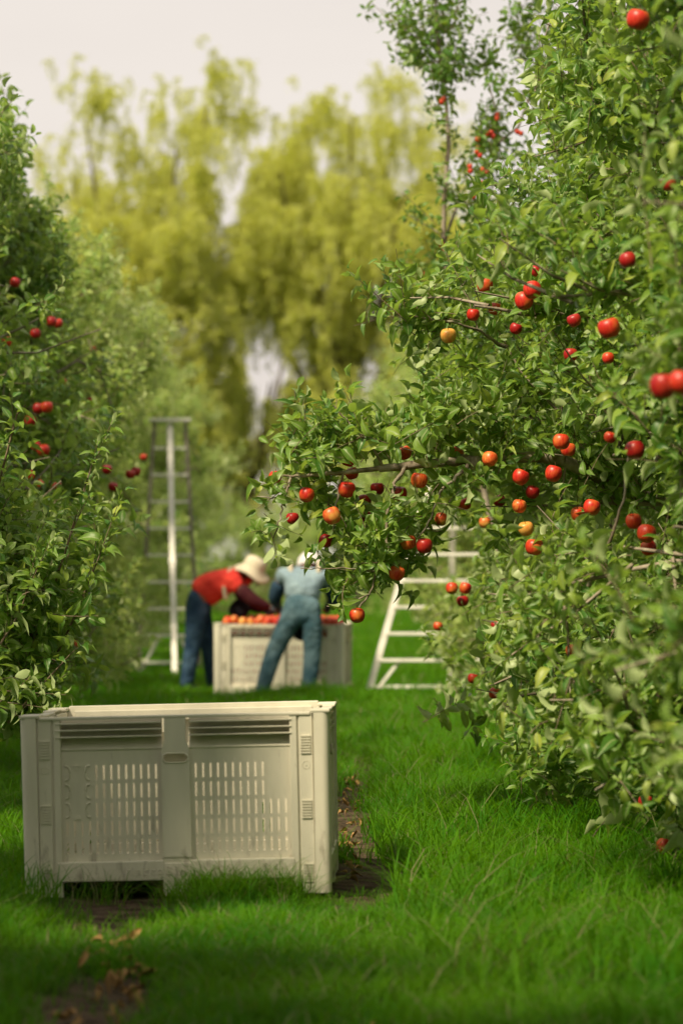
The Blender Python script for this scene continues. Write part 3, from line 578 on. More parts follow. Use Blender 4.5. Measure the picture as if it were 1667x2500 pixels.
blob(40, 1400, 90, 120, 50, 15.6, .2, (.3, -.3, .5)); blob(30, 1580, 70, 80, 30, 15.6, .2, (.3, -.3, .1)); blob(-10, 1250, 60, 120, 25, 15.7, .2, (.3, -.3, .5))
lx = (sh + hp[hp2:], shd + hd[hp2:]); del hp[hp2:]; del hd[hp2:]
apple_tree('apple_tree', -2.7, 2.4, 4.4, prof_std(1.35, 4.4), 'apple tree left of the viewpoint, out of the picture', LBL_L, 200, None, -1, 20, 8)
apple_tree('apple_tree', -2.6, 6.0, 4.9, prof_std(1.45, 4.9), 'apple tree beyond the left picture edge, nearest in its row', LBL_L, 201, SIL_L1, -1, 22, 9)
apple_tree('apple_tree', -2.85, 7.7, 4.3, prof_std(1.3, 4.3), 'apple tree just outside the left picture edge', LBL_L, 202, SIL_L1, -1, 22, 9)
apple_tree('apple_tree', -2.8, 11.2, 4.2, prof_std(1.35, 4.2), 'apple tree out of the picture at the left, shading the empty bin', LBL_L, 203, SIL_L1, -1, 22, 9)
lt = apple_tree('apple_tree', -2.95, 16.0, 4.2, prof_std(1.5, 4.2), 'in-focus apple tree at the left with sharp upright leafy shoots', LBL_L, 204, SIL_L1, -1, 26, 10, .06, 300, extra=lx, window=(-20, 300, 880, 1750))
for pts in SH:
    o = Tubes(); o.add(poly(pts), np.linspace(.007, .003, len(pts)), 6); o.build('branch', M_TWIG, lt, tuple(lt.location))
def t2prof(z): return float(np.interp(z, [0, .5, 2, 3.2, 4.5], [1.1, 1.5, 1.6, 1.4, .5]))
apple_tree('apple_tree', -3.0, 19.3, 4.3, prof_std(1.45, 4.3), 'shaded apple tree behind the sharp shoots at the left edge', LBL_L, 205, SIL_L2, -1, 26, 10, .06, 120)
apple_tree('apple_tree', -3.05, 23.0, 4.5, t2prof, 'tall blurred tree at the left with bunches of crimson apples', LBL_L, 206, SIL_L2, -1, 36, 12, .055, 300)
for q, (D, H, s) in enumerate([(27.3, 4.1, 207), (31.5, 4.2, 208), (35.5, 4.1, 209), (40, 4.2, 210), (45, 4.2, 211), (51, 4.2, 212), (58, 4.2, 213)]):
    apple_tree('apple_tree', xl(D) + .25, D, H, prof_std(1.65, H), ['pale topped apple tree behind the tall crimson fruited one', 'pale topped apple tree left of the bent picker in red', 'apple tree right behind the tall white tripod ladder',
      'first soft tree past the tripod ladder in the left row', 'second soft tree past the tripod ladder in the left row', 'third soft tree past the tripod ladder in the left row', 'last apple tree at the far end of the left row'][q],
      LBL_L, s, SIL_L3 if D > 37 else SIL_L25, -1, 26, 9, .065, 0)

# ------------------------------------------------------------------ apples
def applemat(name, c1, c2, c3):
    m = bpy.data.materials.new(name); m.use_nodes = True; t = m.node_tree; b = t.nodes['Principled BSDF']; n = t.nodes.new; l = t.links.new
    tc = n('ShaderNodeTexCoord'); mp = n('ShaderNodeMapping'); mp.inputs['Scale'].default_value = (9, 9, 1.1); nz = n('ShaderNodeTexNoise'); nz.inputs['Scale'].default_value = 1.3; nz.inputs['Detail'].default_value = 4
    r = n('ShaderNodeValToRGB'); e = r.color_ramp.elements; e[0].position = .36; e[1].position = .66; e[0].color = (*c1, 1); e[1].color = (*c2, 1)
    n2 = n('ShaderNodeTexNoise'); n2.inputs['Scale'].default_value = 1.5; n2.inputs['Detail'].default_value = 2; r2 = n('ShaderNodeValToRGB'); r2.color_ramp.elements[0].position = .48; r2.color_ramp.elements[1].position = .74
    oi = n('ShaderNodeObjectInfo'); va = n('ShaderNodeVectorMath'); va.operation = 'ADD'; l(tc.outputs['Object'], va.inputs[0]); sc_ = n('ShaderNodeMath'); sc_.operation = 'MULTIPLY'; sc_.inputs[1].default_value = 40; l(oi.outputs['Random'], sc_.inputs[0]); l(sc_.outputs[0], va.inputs[1])
    mx_ = n('ShaderNodeMix'); mx_.data_type = 'RGBA'; mx_.inputs['B'].default_value = (*c3, 1)
    l(tc.outputs['Object'], mp.inputs[0]); l(mp.outputs[0], nz.inputs['Vector']); l(nz.outputs['Fac'], r.inputs[0]); l(va.outputs[0], n2.inputs['Vector']); l(n2.outputs['Fac'], r2.inputs[0])
    l(r2.outputs[0], mx_.inputs['Factor']); l(r.outputs[0], mx_.inputs['A']); l(mx_.outputs['Result'], b.inputs['Base Color']); b.inputs['Roughness'].default_value = .38; b.inputs['Specular IOR Level'].default_value = .45
    return m
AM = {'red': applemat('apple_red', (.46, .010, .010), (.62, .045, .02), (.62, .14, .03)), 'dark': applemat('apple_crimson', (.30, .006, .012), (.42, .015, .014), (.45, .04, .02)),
      'orange': applemat('apple_orange', (.50, .020, .012), (.66, .075, .02), (.72, .20, .04)), 'blush': applemat('apple_blush', (.54, .028, .014), (.72, .17, .035), (.68, .38, .08)),
      'yellow': applemat('apple_yellow', (.72, .30, .05), (.70, .42, .10), (.72, .14, .04))}
M_STEM = mat('apple_stem', (.07, .045, .02), .8, .1)
def apple_geo(n=20, m=14, seed=0):
    r = np.random.default_rng(seed); v = []; f = []
    for a in range(m + 1):
        ph = math.pi * a / m; rad = math.sin(ph) ** .86 * .5; z = .5 * math.cos(ph) * .98
        z -= .16 * math.exp(-(ph / .42) ** 2); z += .10 * math.exp(-((math.pi - ph) / .35) ** 2); rad *= 1 + .07 * math.cos(ph)
        for b_ in range(n):
            th = 2 * math.pi * b_ / n; rb = rad * (1 + .018 * math.cos(5 * th + seed) * (.4 + (ph / math.pi)) + .015 * math.cos(2 * th + seed * 2)); v.append((rb * math.cos(th), rb * math.sin(th), z * (1 + .02 * math.cos(th + seed))))
    for a in range(m):
        for b_ in range(n): c_ = (b_ + 1) % n; f.append((a * n + b_, (a + 1) * n + b_, (a + 1) * n + c_, a * n + c_))
    return v, f
def apple_mesh(col, seed, n=20, m=14): v, f = apple_geo(n, m, seed); return mesh_np('apple', v, f, AM[col], True)
APM = {(c, s): apple_mesh(c, s) for c in AM for s in range(2)}
STM = MB().tube([(0, 0, .30), (.02, 0, .45), (.07, .02, .62)], (.022, .018, .026), 5).mesh('stem', M_STEM)
for q, (x, y, D, d, col, lab) in enumerate(AP):
    o = bpy.data.objects.new('apple', APM[(col, q % 2)]); C.objects.link(o); o.location = atd(x, y, D); o.scale = (d, d, d * random.uniform(1.0, 1.1))
    o.rotation_euler = (random.uniform(-.35, .35), random.uniform(-.35, .35), random.uniform(0, 6.28)); tag(o, lab, 'apple', 'apples hanging in the trees')
    s = bpy.data.objects.new('stem', STM); C.objects.link(s); s.parent = o

# ------------------------------------------------------------------ crab apple pollinator
CR_S = [make_spray(41, .26, 14, .066, .3, .1), make_spray(42, .2, 11, .07, .1, .2), make_spray(43, .14, 9, .066, 0, .1, cluster=True)]
G_CRAB = scatter_group('crab_foliage', [source('crab_spray', spray_mesh(s_, 'crab_spray', [M_CRAB, M_TWIG])) for s_ in CR_S])
CD = 23.0; cb = atd(1180, 1640, CD); cb.z = 0
cr_ = empty('crab_apple_tree', cb, 'slender crab apple tree with tufted top rising against the sky', 'tree')
polys = [([(1180, 1640, CD), (1150, 1300, CD), (1060, 900, CD), (1018, 560, CD), (1020, 450, CD), (1030, 330, CD), (1024, 230, CD), (1010, 120, CD), (1000, 30, CD), (1005, -120, CD)], .024, .007, 0),
 ([(1018, 560, CD), (1060, 440, CD + .2), (1140, 360, CD + .2), (1140, 260, CD), (1120, 180, CD), (1105, 100, CD)], .012, .003, 1),
 ([(1140, 330, CD), (1190, 290, CD), (1230, 180, CD), (1240, 60, CD), (1230, -80, CD)], .012, .003, 1),
 ([(1018, 540, CD), (985, 520, CD), (950, 500, CD), (935, 490, CD)], .006, .002, 1),
 ([(1010, 110, CD), (950, 80, CD), (890, 40, CD), (850, 0, CD)], .006, .002, 1), ([(1005, 60, CD), (1050, 20, CD), (1065, -20, CD)], .006, .002, 1), ([(1016, 640, CD), (980, 650, CD), (950, 640, CD)], .005, .002, 1)]
tpts = []
for k, (pts, r0, r1, br) in enumerate(polys):
    o = Tubes(); o.add(poly(pts), np.linspace(r0, r1, len(pts)), 7); o.build('branch' if br else 'trunk', M_BARK, cr_, tuple(cb))
cr_rng = np.random.default_rng(3); cp, cdn = [], []
def cblob(cx, cy, rx, ry, n, D=CD, up=.2, sd_=.12):
    for q in range(int(n * .9)):
        a = cr_rng.random() * 6.283; rr_ = math.sqrt(cr_rng.random()); cp.append(tuple(atd(cx + rx * rr_ * math.cos(a), cy + ry * rr_ * math.sin(a), D + cr_rng.normal() * sd_))); cdn.append(np.array([0, 0, up]) + cr_rng.normal(size=3) * .6)
cblob(1000, 30, 75, 90, 42); cblob(985, 110, 50, 60, 26); cblob(1010, 170, 32, 40, 16); cblob(880, 30, 45, 25, 4); cblob(920, 75, 40, 25, 7); cblob(1060, 130, 25, 40, 6); cblob(1230, 60, 50, 110, 30); cblob(1190, 90, 30, 30, 4)
cblob(1110, 120, 20, 30, 6); cblob(1130, 200, 18, 50, 7); cblob(1150, 260, 28, 40, 9); cblob(1110, 320, 30, 40, 12); cblob(1100, 400, 28, 55, 18); cblob(1150, 330, 35, 30, 10); cblob(1020, 240, 10, 40, 3); cblob(960, 505, 35, 25, 6); cblob(970, 640, 40, 30, 10); cblob(1000, 600, 25, 40, 6); cblob(1090, 480, 20, 50, 8); cblob(1024, 290, 14, 60, 6); cblob(1018, 430, 16, 90, 7); cblob(1215, 170, 35, 60, 7)
cdn = np.array(cdn); cdn /= np.linalg.norm(cdn, axis=1)[:, None]; n = len(cp)
scatter('foliage', G_CRAB, np.array(cp), eul_from_dirs(cdn, cr_rng.random(n) * 6.28), cr_rng.uniform(.8, 1.2, n), cr_rng.integers(0, 3, n), cr_, tuple(cb))
CF = [(1128, 303, 'red'), (1112, 312, 'red'), (1141, 262, 'red'), (1141, 270, 'orange'), (1188, 301, 'red'), (1196, 305, 'red'), (1098, 340, 'red'), (1097, 318, 'red'), (1079, 381, 'red'), (1080, 392, 'red'), (1108, 388, 'orange'), (1118, 396, 'red'), (1126, 392, 'red'),
      (1106, 420, 'orange'), (1110, 426, 'red'), (1086, 452, 'orange'), (1095, 347, 'orange'), (1102, 356, 'red'), (1014, 232, 'red'), (1018, 226, 'orange'), (964, 622, 'orange'), (1014, 562, 'red'), (1020, 573, 'red'), (980, 628, 'orange'), (1003, 688, 'orange'), (1006, 700, 'red'), (1122, 305, 'red'), (1132, 312, 'red')]
for q, (x, y, col) in enumerate(CF):
    o = bpy.data.objects.new('crab_apple', APM[(col, q % 2)]); C.objects.link(o); o.location = atd(x, y, CD - .12); o.scale = (.036, .036, .042)
    tag(o, 'tiny bright crab apple hanging in the slender tree against the sky', 'crab apple', 'crab apples on the slender tree')

# ------------------------------------------------------------------ willows
def willow_strand(seed, ln, n):
    r = np.random.default_rng(seed); vs, fs, ti = [], [], []; k = 0; ax = r.normal(size=2) * .18
    P = np.array([[ax[0] * math.sin(t_ * 2.2), ax[1] * math.sin(t_ * 2.2), .25 * math.sin(min(1, t_ * 3) * 1.57) - ln * t_ ** 1.25] for t_ in np.linspace(0, 1, 7)])
    for q in range(n):
        t_ = (q + r.random()) / n; p = np.array([np.interp(t_, np.linspace(0, 1, 7), P[:, c_]) for c_ in range(3)]) + r.normal(size=3) * np.array([.07, .07, .03])
        d = np.array([r.normal() * .6, r.normal() * .6, -r.uniform(.3, 1.1)]); B = basis(d, r.normal(size=3)); L_ = r.uniform(.12, .2); W = L_ * .26
        v = np.array([[0, 0, 0], [W / 2, L_ * .45, .01], [0, L_, 0], [-W / 2, L_ * .45, .01]]) @ B.T + p; vs.append(v); fs.append((k, k + 1, k + 2, k + 3)); ti += [r.random()] * 4; k += 4
    v, f = tube_np(P, .008, 3); vs.append(v); ti += [0] * len(v); f = f + k
    me = mesh_np('willow_strand', np.concatenate(vs), fs + f.tolist(), [M_WIL, M_BARKW], False, [0] * n + [1] * len(f)); me.attributes.new('tint', 'FLOAT', 'POINT').data.foreach_set('value', np.array(ti, np.float32)); return me
G_WIL = scatter_group('willow_foliage', [source('willow_strand', willow_strand(60 + q, ln, n_)) for q, (ln, n_) in enumerate([(.9, 60), (1.2, 75), (1.8, 95), (.5, 50)])])
def willow(x, D, H, Rc, label, seed, zlow=3.5, ncl=70, nst=30, gap=None):
    r = np.random.default_rng(seed); root = empty('willow_tree', (x, D, 0), label, 'tree', 'willows behind the orchard'); off = (x, D, 0)
    tp = np.array([[x + .3 * math.sin(t_ * 3 + seed), D, t_ * H * .45] for t_ in np.linspace(0, 1, 6)]); tb = Tubes(); tb.add(tp, np.linspace(.38, .22, 6), 10); tb.build('trunk', M_BARKW, root, off)
    pts, scl = [], []
    for k in range(11):
        az = k * 2.4 + seed; u = (k + .5) / 11; e = np.array([x + Rc * .8 * math.cos(az) * (1 - .35 * u), D + Rc * .8 * math.sin(az) * (1 - .35 * u), H * (.56 + .32 * u)]); s0 = tp[3 + k % 3]
        mid = (s0 * .45 + e * .55) + np.array([(e[0] - x) * .1, 0, -.6]); LP = np.array([s0, (s0 + mid) / 2, mid, (mid + e) / 2 + [0, 0, .2], e]); tb = Tubes(); tb.add(LP, (.18, .14, .1, .06, .03), 6); tb.build('branch', M_BARKW, root, off)
        for c_ in range(ncl // 11 + 1):
            q = r.uniform(.35, 1.05); cc = np.array([np.interp(min(q, 1) * 4, range(5), LP[:, a]) for a in range(3)]) + r.normal(size=3) * np.array([.85, .85, .6]) + np.array([0, 0, .5]); cr__ = r.uniform(.35, .75)
            for s in range(nst): pts.append(cc + r.normal(size=3) * cr__ * np.array([.8, .8, .6])); scl.append(r.uniform(.65, 1.15))
    for k in range(int(ncl * .55)):                 # low curtains
        az = r.random() * 6.28; cc = np.array([x + Rc * r.uniform(.5, 1) * math.cos(az), D + Rc * .9 * math.sin(az), r.uniform(zlow + 1.2, H * .68)])
        for s in range(int(nst * .8)): pts.append(cc + r.normal(size=3) * np.array([.38, .38, .5])); scl.append(r.uniform(.7, 1.25))
    P = np.array(pts); scl = np.array(scl)
    from mathutils import noise as MN
    ok = np.array([MN.noise(Vector((q[0] * 1.5, q[1] * .6, q[2] * 1.1 + seed * 7))) > -.13 for q in P]); P = P[ok]; scl = scl[ok]
    if gap is not None:
        px, py = proj(P); px /= K; py /= K; ok = np.ones(len(P), bool)
        for gx, gy, gr, gs in gap: ok &= ((px - gx) / (gr + 7)) ** 2 + ((py + 34 - gy) / (gs + 34)) ** 2 > 1
        P = P[ok]; scl = np.array(scl)[ok]
    n = len(P); scatter('foliage', G_WIL, P, np.stack([r.normal(size=n) * .15, r.normal(size=n) * .15, r.random(n) * 6.28], 1), scl, r.integers(0, 4, n), root, off); return root
GAPS = [(530, 465, 32, 55), (545, 400, 16, 40), (612, 800, 26, 30), (640, 850, 30, 34), (590, 875, 26, 38), (635, 915, 22, 26), (570, 830, 12, 20), (690, 860, 12, 22), (500, 560, 18, 25), (735, 680, 16, 22), (425, 730, 14, 40), (590, 1030, 22, 60), (705, 780, 14, 22), (280, 590, 14, 18), (860, 700, 18, 26)]
willow(-5.9, 100, 17.0, 3.6, 'left of the two big yellow green willows behind the lane', 1, gap=GAPS, ncl=105)
willow(.2, 103, 17.3, 4.2, 'right of the two big yellow green willows, behind the crab apple tree', 2, gap=GAPS, ncl=120)
willow(-10.6, 106, 14.2, 3.0, 'partly hidden willow at the far left of the picture', 3, gap=GAPS)
willow(7.5, 106, 13, 3.2, 'willow hidden behind the right-hand row', 4, ncl=36)
willow(-16.5, 108, 14, 3.2, 'willow outside the left of the picture', 5, ncl=36)
willow(-3.0, 116, 10.5, 2.6, 'lower willow showing between the two big ones', 8, gap=GAPS, ncl=40, zlow=2)
# low pale shrubs closing the far end of the lane
for q, (x, D, H, Rr) in enumerate([(-3.1, 66, 2.6, 1.5), (-4.8, 68, 4.2, 1.7), (2.2, 66, 4.0, 1.7), (.3, 74, 2.5, 1.5), (-1.4, 78, 2.1, 1.5), (3.9, 70, 4.4, 1.7)]):
    apple_tree('shrub', x, D, H, prof_std(Rr, H), ['low shrub at the far left end of the grass lane', 'tall shrub closing the left row at its far end', 'tall shrub closing the right row at its far end', 'low shrub in the middle of the lane end', 'lowest shrub at the lane end before the willows', 'tall shrub behind the right row end'][q], 'shrubs at the far end of the lane', 300 + q, None, 1, 18, 8, .1, 0, zmin=.1)

exec_after = True
# ------------------------------------------------------------------ grass
def blade_set(seed, n, rad, h0, h1, wd, mat_, bend=.5, dry=0):
    r = np.random.default_rng(seed); vs, fs, ti, mi = [], [], [], []; k = 0
    for q in range(n):
        a = r.random() * 6.28; rr_ = rad * math.sqrt(r.random()); b0 = np.array([rr_ * math.cos(a), rr_ * math.sin(a), -.01]); h = r.uniform(h0, h1); az = r.random() * 6.28; o2 = np.array([math.cos(az), math.sin(az), 0]); sd_ = np.array([-math.sin(az), math.cos(az), 0])
        be = bend * r.uniform(.3, 1.3) * h
        pt = [b0 + o2 * be * t_ * t_ + np.array([0, 0, h * (t_ - .22 * bend * t_ * t_ * t_)]) for t_ in (0, .4, .75, 1)]; w_ = wd * r.uniform(.7, 1.2)
        vs += [pt[0] - sd_ * w_ / 2, pt[0] + sd_ * w_ / 2, pt[1] - sd_ * w_ * .45, pt[1] + sd_ * w_ * .45, pt[2] - sd_ * w_ * .3, pt[2] + sd_ * w_ * .3, pt[3]]
        fs += [(k, k + 1, k + 3, k + 2), (k + 2, k + 3, k + 5, k + 4), (k + 4, k + 5, k + 6)]; t_ = r.random(); ti += [t_] * 7; mi += [1 if r.random() < dry else 0] * 3; k += 7
    me = mesh_np('grass_tuft', vs, fs, mat_, True, mi); me.attributes.new('tint', 'FLOAT', 'POINT').data.foreach_set('value', np.array(ti, np.float32)); return me
GS = [blade_set(71, 56, .13, .05, .12, .0055, [M_GRASS, M_GRASS2], .8, .04), blade_set(72, 48, .13, .06, .17, .006, [M_GRASS, M_GRASS2], 1.0, .05), blade_set(73, 34, .12, .12, .25, .0065, [M_GRASS, M_GRASS2], .9, .04), blade_set(74, 22, .1, .2, .34, .0035, [M_GRASS, M_GRASS2], 1.4, .12),
      blade_set(75, 160, .34, .06, .14, .009, [M_GRASS, M_GRASS2], .6, .03), blade_set(76, 26, .12, .03, .07, .004, [M_GRASS, M_GRASS2], .8, .12)]
G_GR = scatter_group('grass_tufts', [source('grass_tuft', g_) for g_ in GS])
gr = np.random.default_rng(12)
def field(n, x0, x1, y0, y1, kinds, pw, s0, s1, cond=None):
    x = gr.uniform(x0, x1, n); y = gr.uniform(y0, y1, n); ok = np.ones(n, bool)
    if cond is not None: ok = cond(x, y)
    x, y = x[ok], y[ok]; return np.stack([x, y, gz(x, y)], 1), gr.choice(kinds, len(x), p=pw), gr.uniform(s0, s1, len(x))
def lump(x, y): return .5 + .5 * np.sin(x * 2.3 + 1.7 * np.sin(y * .9)) * np.sin(y * 1.9 + x)
fl = []
notbin = lambda x, y: ~((np.abs(x + .62) < .62) & (y > 12.95) & (y < 14.3))
fl.append(field(9500, -2.6, 2.6, 8.6, 16, [0, 1], [.6, .4], .6, 1.0, lambda x, y: (gr.random(len(x)) > tracks(x, y) * 1.5) & notbin(x, y)))
fl.append(field(9500, -3.2, 3.0, 16, 27, [0, 1], [.55, .45], .8, 1.25, lambda x, y: (gr.random(len(x)) > tracks(x, y) * 1.5)))
fl.append(field(900, -2.6, 2.6, 8.6, 26, [5], [1], .8, 1.2, lambda x, y: (tracks(x, y) > .35) & notbin(x, y)))
fl.append(field(3600, .25, 2.8, 9, 28, [2, 3], [.8, .2], .65, 1.15, lambda x, y: (lump(x, y) + .6 * (x - .3) > gr.random(len(x)) * 1.3)))
fl.append(field(1200, -3.0, -1.1, 9, 28, [2, 3], [.9, .1], .6, 1.0))
fl.append(field(46, -.58, -.2, 12.6, 12.97, [2, 1], [.4, .6], .55, .85)); fl.append(field(14, -1.5, -1.25, 12.6, 13.3, [2, 1], [.4, .6], .55, .85))
fl.append(field(22, -.5, -.1, 12.7, 12.97, [3], [1], .5, .8)); fl.append(field(14, -1.0, -.5, 12.75, 12.97, [3], [1], .35, .6))
fl.append(field(5600, -4.2, 3.4, 26, 62, [4], [1], .8, 1.3)); fl.append(field(2500, -9, 8, 60, 100, [4], [1], 1.5, 2.5))
fl.append(field(260, -.9, .2, 28.6, 30.2, [1, 2], [.7, .3], .8, 1.1))
for q in range(2):                                  # trodden short where the empty bin stands
    P_, I_, S_ = fl[q]; nb = np.exp(-((P_[:, 0] + .6) / .85) ** 6 - ((P_[:, 1] - 12.7) / .55) ** 4); S_ *= 1 - nb * np.where((P_[:, 0] < -.55) | (P_[:, 0] > -.2), .62, .35); kk = ~((P_[:, 0] > -1.1) & (P_[:, 0] < -.6) & (P_[:, 1] > 12.2) & (P_[:, 1] < 13.0) & (gr.random(len(P_)) < .85)); fl[q] = (P_[kk], I_[kk], S_[kk])
GP = np.concatenate([a[0] for a in fl]); GI = np.concatenate([a[1] for a in fl]); GSC = np.concatenate([a[2] for a in fl]); GSC = GSC * (.78 + .42 * lump(GP[:, 0] * 1.6, GP[:, 1] * 1.3)); n = len(GP)
o = scatter('grass', G_GR, GP, np.stack([gr.normal(size=n) * .08, gr.normal(size=n) * .08, gr.random(n) * 6.28], 1), GSC, GI)
tag(o, 'lush green mown grass covering the lane between the tree rows', 'grass')

# ------------------------------------------------------------------ fallen leaves on the bare track
M_DRY = mat('dry_leaf', (.30, .16, .06), .8, .1, ((.50, .34, .15), 20, .35, .7))
DL = [mesh_np('fallen_leaf', leaf_geo(90 + q, fold=1.3, curl=c_, wave=.16, twist=1.4, wd=.6)[0], leaf_geo(90 + q, fold=1.3, curl=c_, wave=.16, twist=1.4, wd=.6)[1], M_DRY, True) for q, c_ in enumerate((.5, -.6, 1.0))]
fr_ = np.random.default_rng(31)
spots = [(232, 2245), (245, 2240), (255, 2262), (272, 2268), (268, 2280), (240, 2275), (300, 2255), (316, 2262), (312, 2245), (320, 2280), (285, 2325), (268, 2338), (175, 2342), (165, 2350), (185, 2360), (225, 2290), (250, 2290), (295, 2200), (240, 2205),
         (790, 1810), (795, 1825), (783, 1850), (800, 1862), (788, 1880), (792, 1915), (806, 1925), (798, 1950), (785, 1965), (820, 1990), (803, 2010), (990, 2230), (855, 2398)]
for k in range(26): spots.append((float(fr_.normal(262, 38)), float(fr_.uniform(2190, 2345))))
for k in range(40): spots.append((float(fr_.normal(806, 16)), float(fr_.uniform(1800, 2030))))
for q, (x, y) in enumerate(spots):
    D = CAMZ * FPX / (y * K - HOR); p = atd(x, y, D); o = bpy.data.objects.new('fallen_leaf', DL[q % 3]); C.objects.link(o); o.location = (p.x, p.y, float(gz(p.x, p.y)) + .03)
    o.rotation_euler = (fr_.normal() * .5, fr_.normal() * .5, fr_.random() * 6.28); s = fr_.uniform(.035, .056) if x < 500 else fr_.uniform(.028, .05); o.scale = (s, s, s)
    left = x < 500
    tag(o, 'curled dry brown leaf lying on the bare track before the empty bin' if left else 'dry brown leaf lying on the bare strip right of the empty bin', 'fallen leaf', 'dry leaves before the empty bin' if left else 'dry leaves right of the empty bin')
tag(o, 'dry brown leaf lying on the bare strip right of the empty bin')

# ------------------------------------------------------------------ fruit bins
M_BIN = mat('bin_plastic', (.72, .685, .565), .5, .35, ((.63, .60, .49), 5, .35, .75, (3, 3, .8)), (220, .08, .002))
def add_dirt(m, col, sc, lo, hi, zt, zb):           # splashed soil and scuffs, thicker near the foot
    t = m.node_tree; b = t.nodes['Principled BSDF']; src = b.inputs['Base Color'].links[0].from_socket; n = t.nodes.new; l = t.links.new
    tc = n('ShaderNodeTexCoord'); mp = n('ShaderNodeMapping'); mp.inputs['Scale'].default_value = sc; nz = n('ShaderNodeTexNoise'); nz.inputs['Scale'].default_value = 1; nz.inputs['Detail'].default_value = 8; nz.inputs['Roughness'].default_value = .65
    l(tc.outputs['Object'], mp.inputs[0]); l(mp.outputs[0], nz.inputs['Vector']); sx = n('ShaderNodeSeparateXYZ'); l(tc.outputs['Object'], sx.inputs[0])
    mr = n('ShaderNodeMapRange'); mr.inputs['From Min'].default_value = zt; mr.inputs['From Max'].default_value = zb; mr.inputs['To Min'].default_value = -.04; mr.inputs['To Max'].default_value = .12; l(sx.outputs['Z'], mr.inputs['Value'])
    ad = n('ShaderNodeMath'); ad.operation = 'ADD'; l(nz.outputs['Fac'], ad.inputs[0]); l(mr.outputs[0], ad.inputs[1]); r = n('ShaderNodeValToRGB'); r.color_ramp.elements[0].position = lo; r.color_ramp.elements[1].position = hi; r.color_ramp.elements[1].color = (.8, .8, .8, 1); l(ad.outputs[0], r.inputs[0])
    mx_ = n('ShaderNodeMix'); mx_.data_type = 'RGBA'; l(r.outputs[0], mx_.inputs['Factor']); l(src, mx_.inputs['A']); mx_.inputs['B'].default_value = (*col, 1); l(mx_.outputs['Result'], b.inputs['Base Color'])
add_dirt(M_BIN, (.13, .10, .065), (26, 26, 7), .61, .84, .40, .02)
W2, BH = .60, .70
def slot_panel(us, zrows, x0, x1, z0, z1, y, th, sw=.0085, shh=.056, skip=()):
    """upright sheet at depth y..y+th with a true slot at every (u, row) not in skip"""
    xs_ = [x0]; 
    for u in us: xs_ += [u - sw / 2, u + sw / 2]
    xs_.append(x1); zs = [z0]
    for z in sorted(zrows): zs += [z - shh / 2, z + shh / 2]
    zs.append(z1); zr = sorted(zrows); v = []; f = []; nx_, nz_ = len(xs_), len(zs)
    for yy in (y, y + th):
        for z in zs:
            for x in xs_: v.append((x, yy, z))
    o2 = nx_ * nz_; I = lambda i, j, s: s * o2 + j * nx_ + i
    hole = lambda i, j: 0 <= i < nx_ - 1 and 0 <= j < nz_ - 1 and i % 2 == 1 and j % 2 == 1 and (i // 2, zr[j // 2]) not in skip
    solid = lambda i, j: 0 <= i < nx_ - 1 and 0 <= j < nz_ - 1 and not hole(i, j)
    for j in range(nz_ - 1):
        for i in range(nx_ - 1):
            if hole(i, j): continue
            f += [(I(i, j, 0), I(i + 1, j, 0), I(i + 1, j + 1, 0), I(i, j + 1, 0)), (I(i, j, 1), I(i, j + 1, 1), I(i + 1, j + 1, 1), I(i + 1, j, 1))]
            if not solid(i - 1, j): f.append((I(i, j, 0), I(i, j + 1, 0), I(i, j + 1, 1), I(i, j, 1)))
            if not solid(i + 1, j): f.append((I(i + 1, j, 0), I(i + 1, j, 1), I(i + 1, j + 1, 1), I(i + 1, j + 1, 0)))
            if not solid(i, j - 1): f.append((I(i, j, 0), I(i, j, 1), I(i + 1, j, 1), I(i + 1, j, 0)))
            if not solid(i, j + 1): f.append((I(i, j + 1, 0), I(i + 1, j + 1, 0), I(i + 1, j + 1, 1), I(i, j + 1, 1)))
    return v, f
ZR = [BH - d_ for d_ in (.218, .290, .362, .434, .506)]
UL = [-.4245 + .0289 * k for k in range(13)]; UR = [.0765 + .0289 * k for k in range(13)]
def lerpz(pr): return pr
def sweep_x(profile, x0, x1):                       # closed (y, z) profile extruded along x
    n = len(profile); v = [(x0, y, z) for y, z in profile] + [(x1, y, z) for y, z in profile]; f = [(i, (i + 1) % n, n + (i + 1) % n, n + i) for i in range(n)] + [tuple(range(n))[::-1], tuple(range(n, 2 * n))]; return v, f
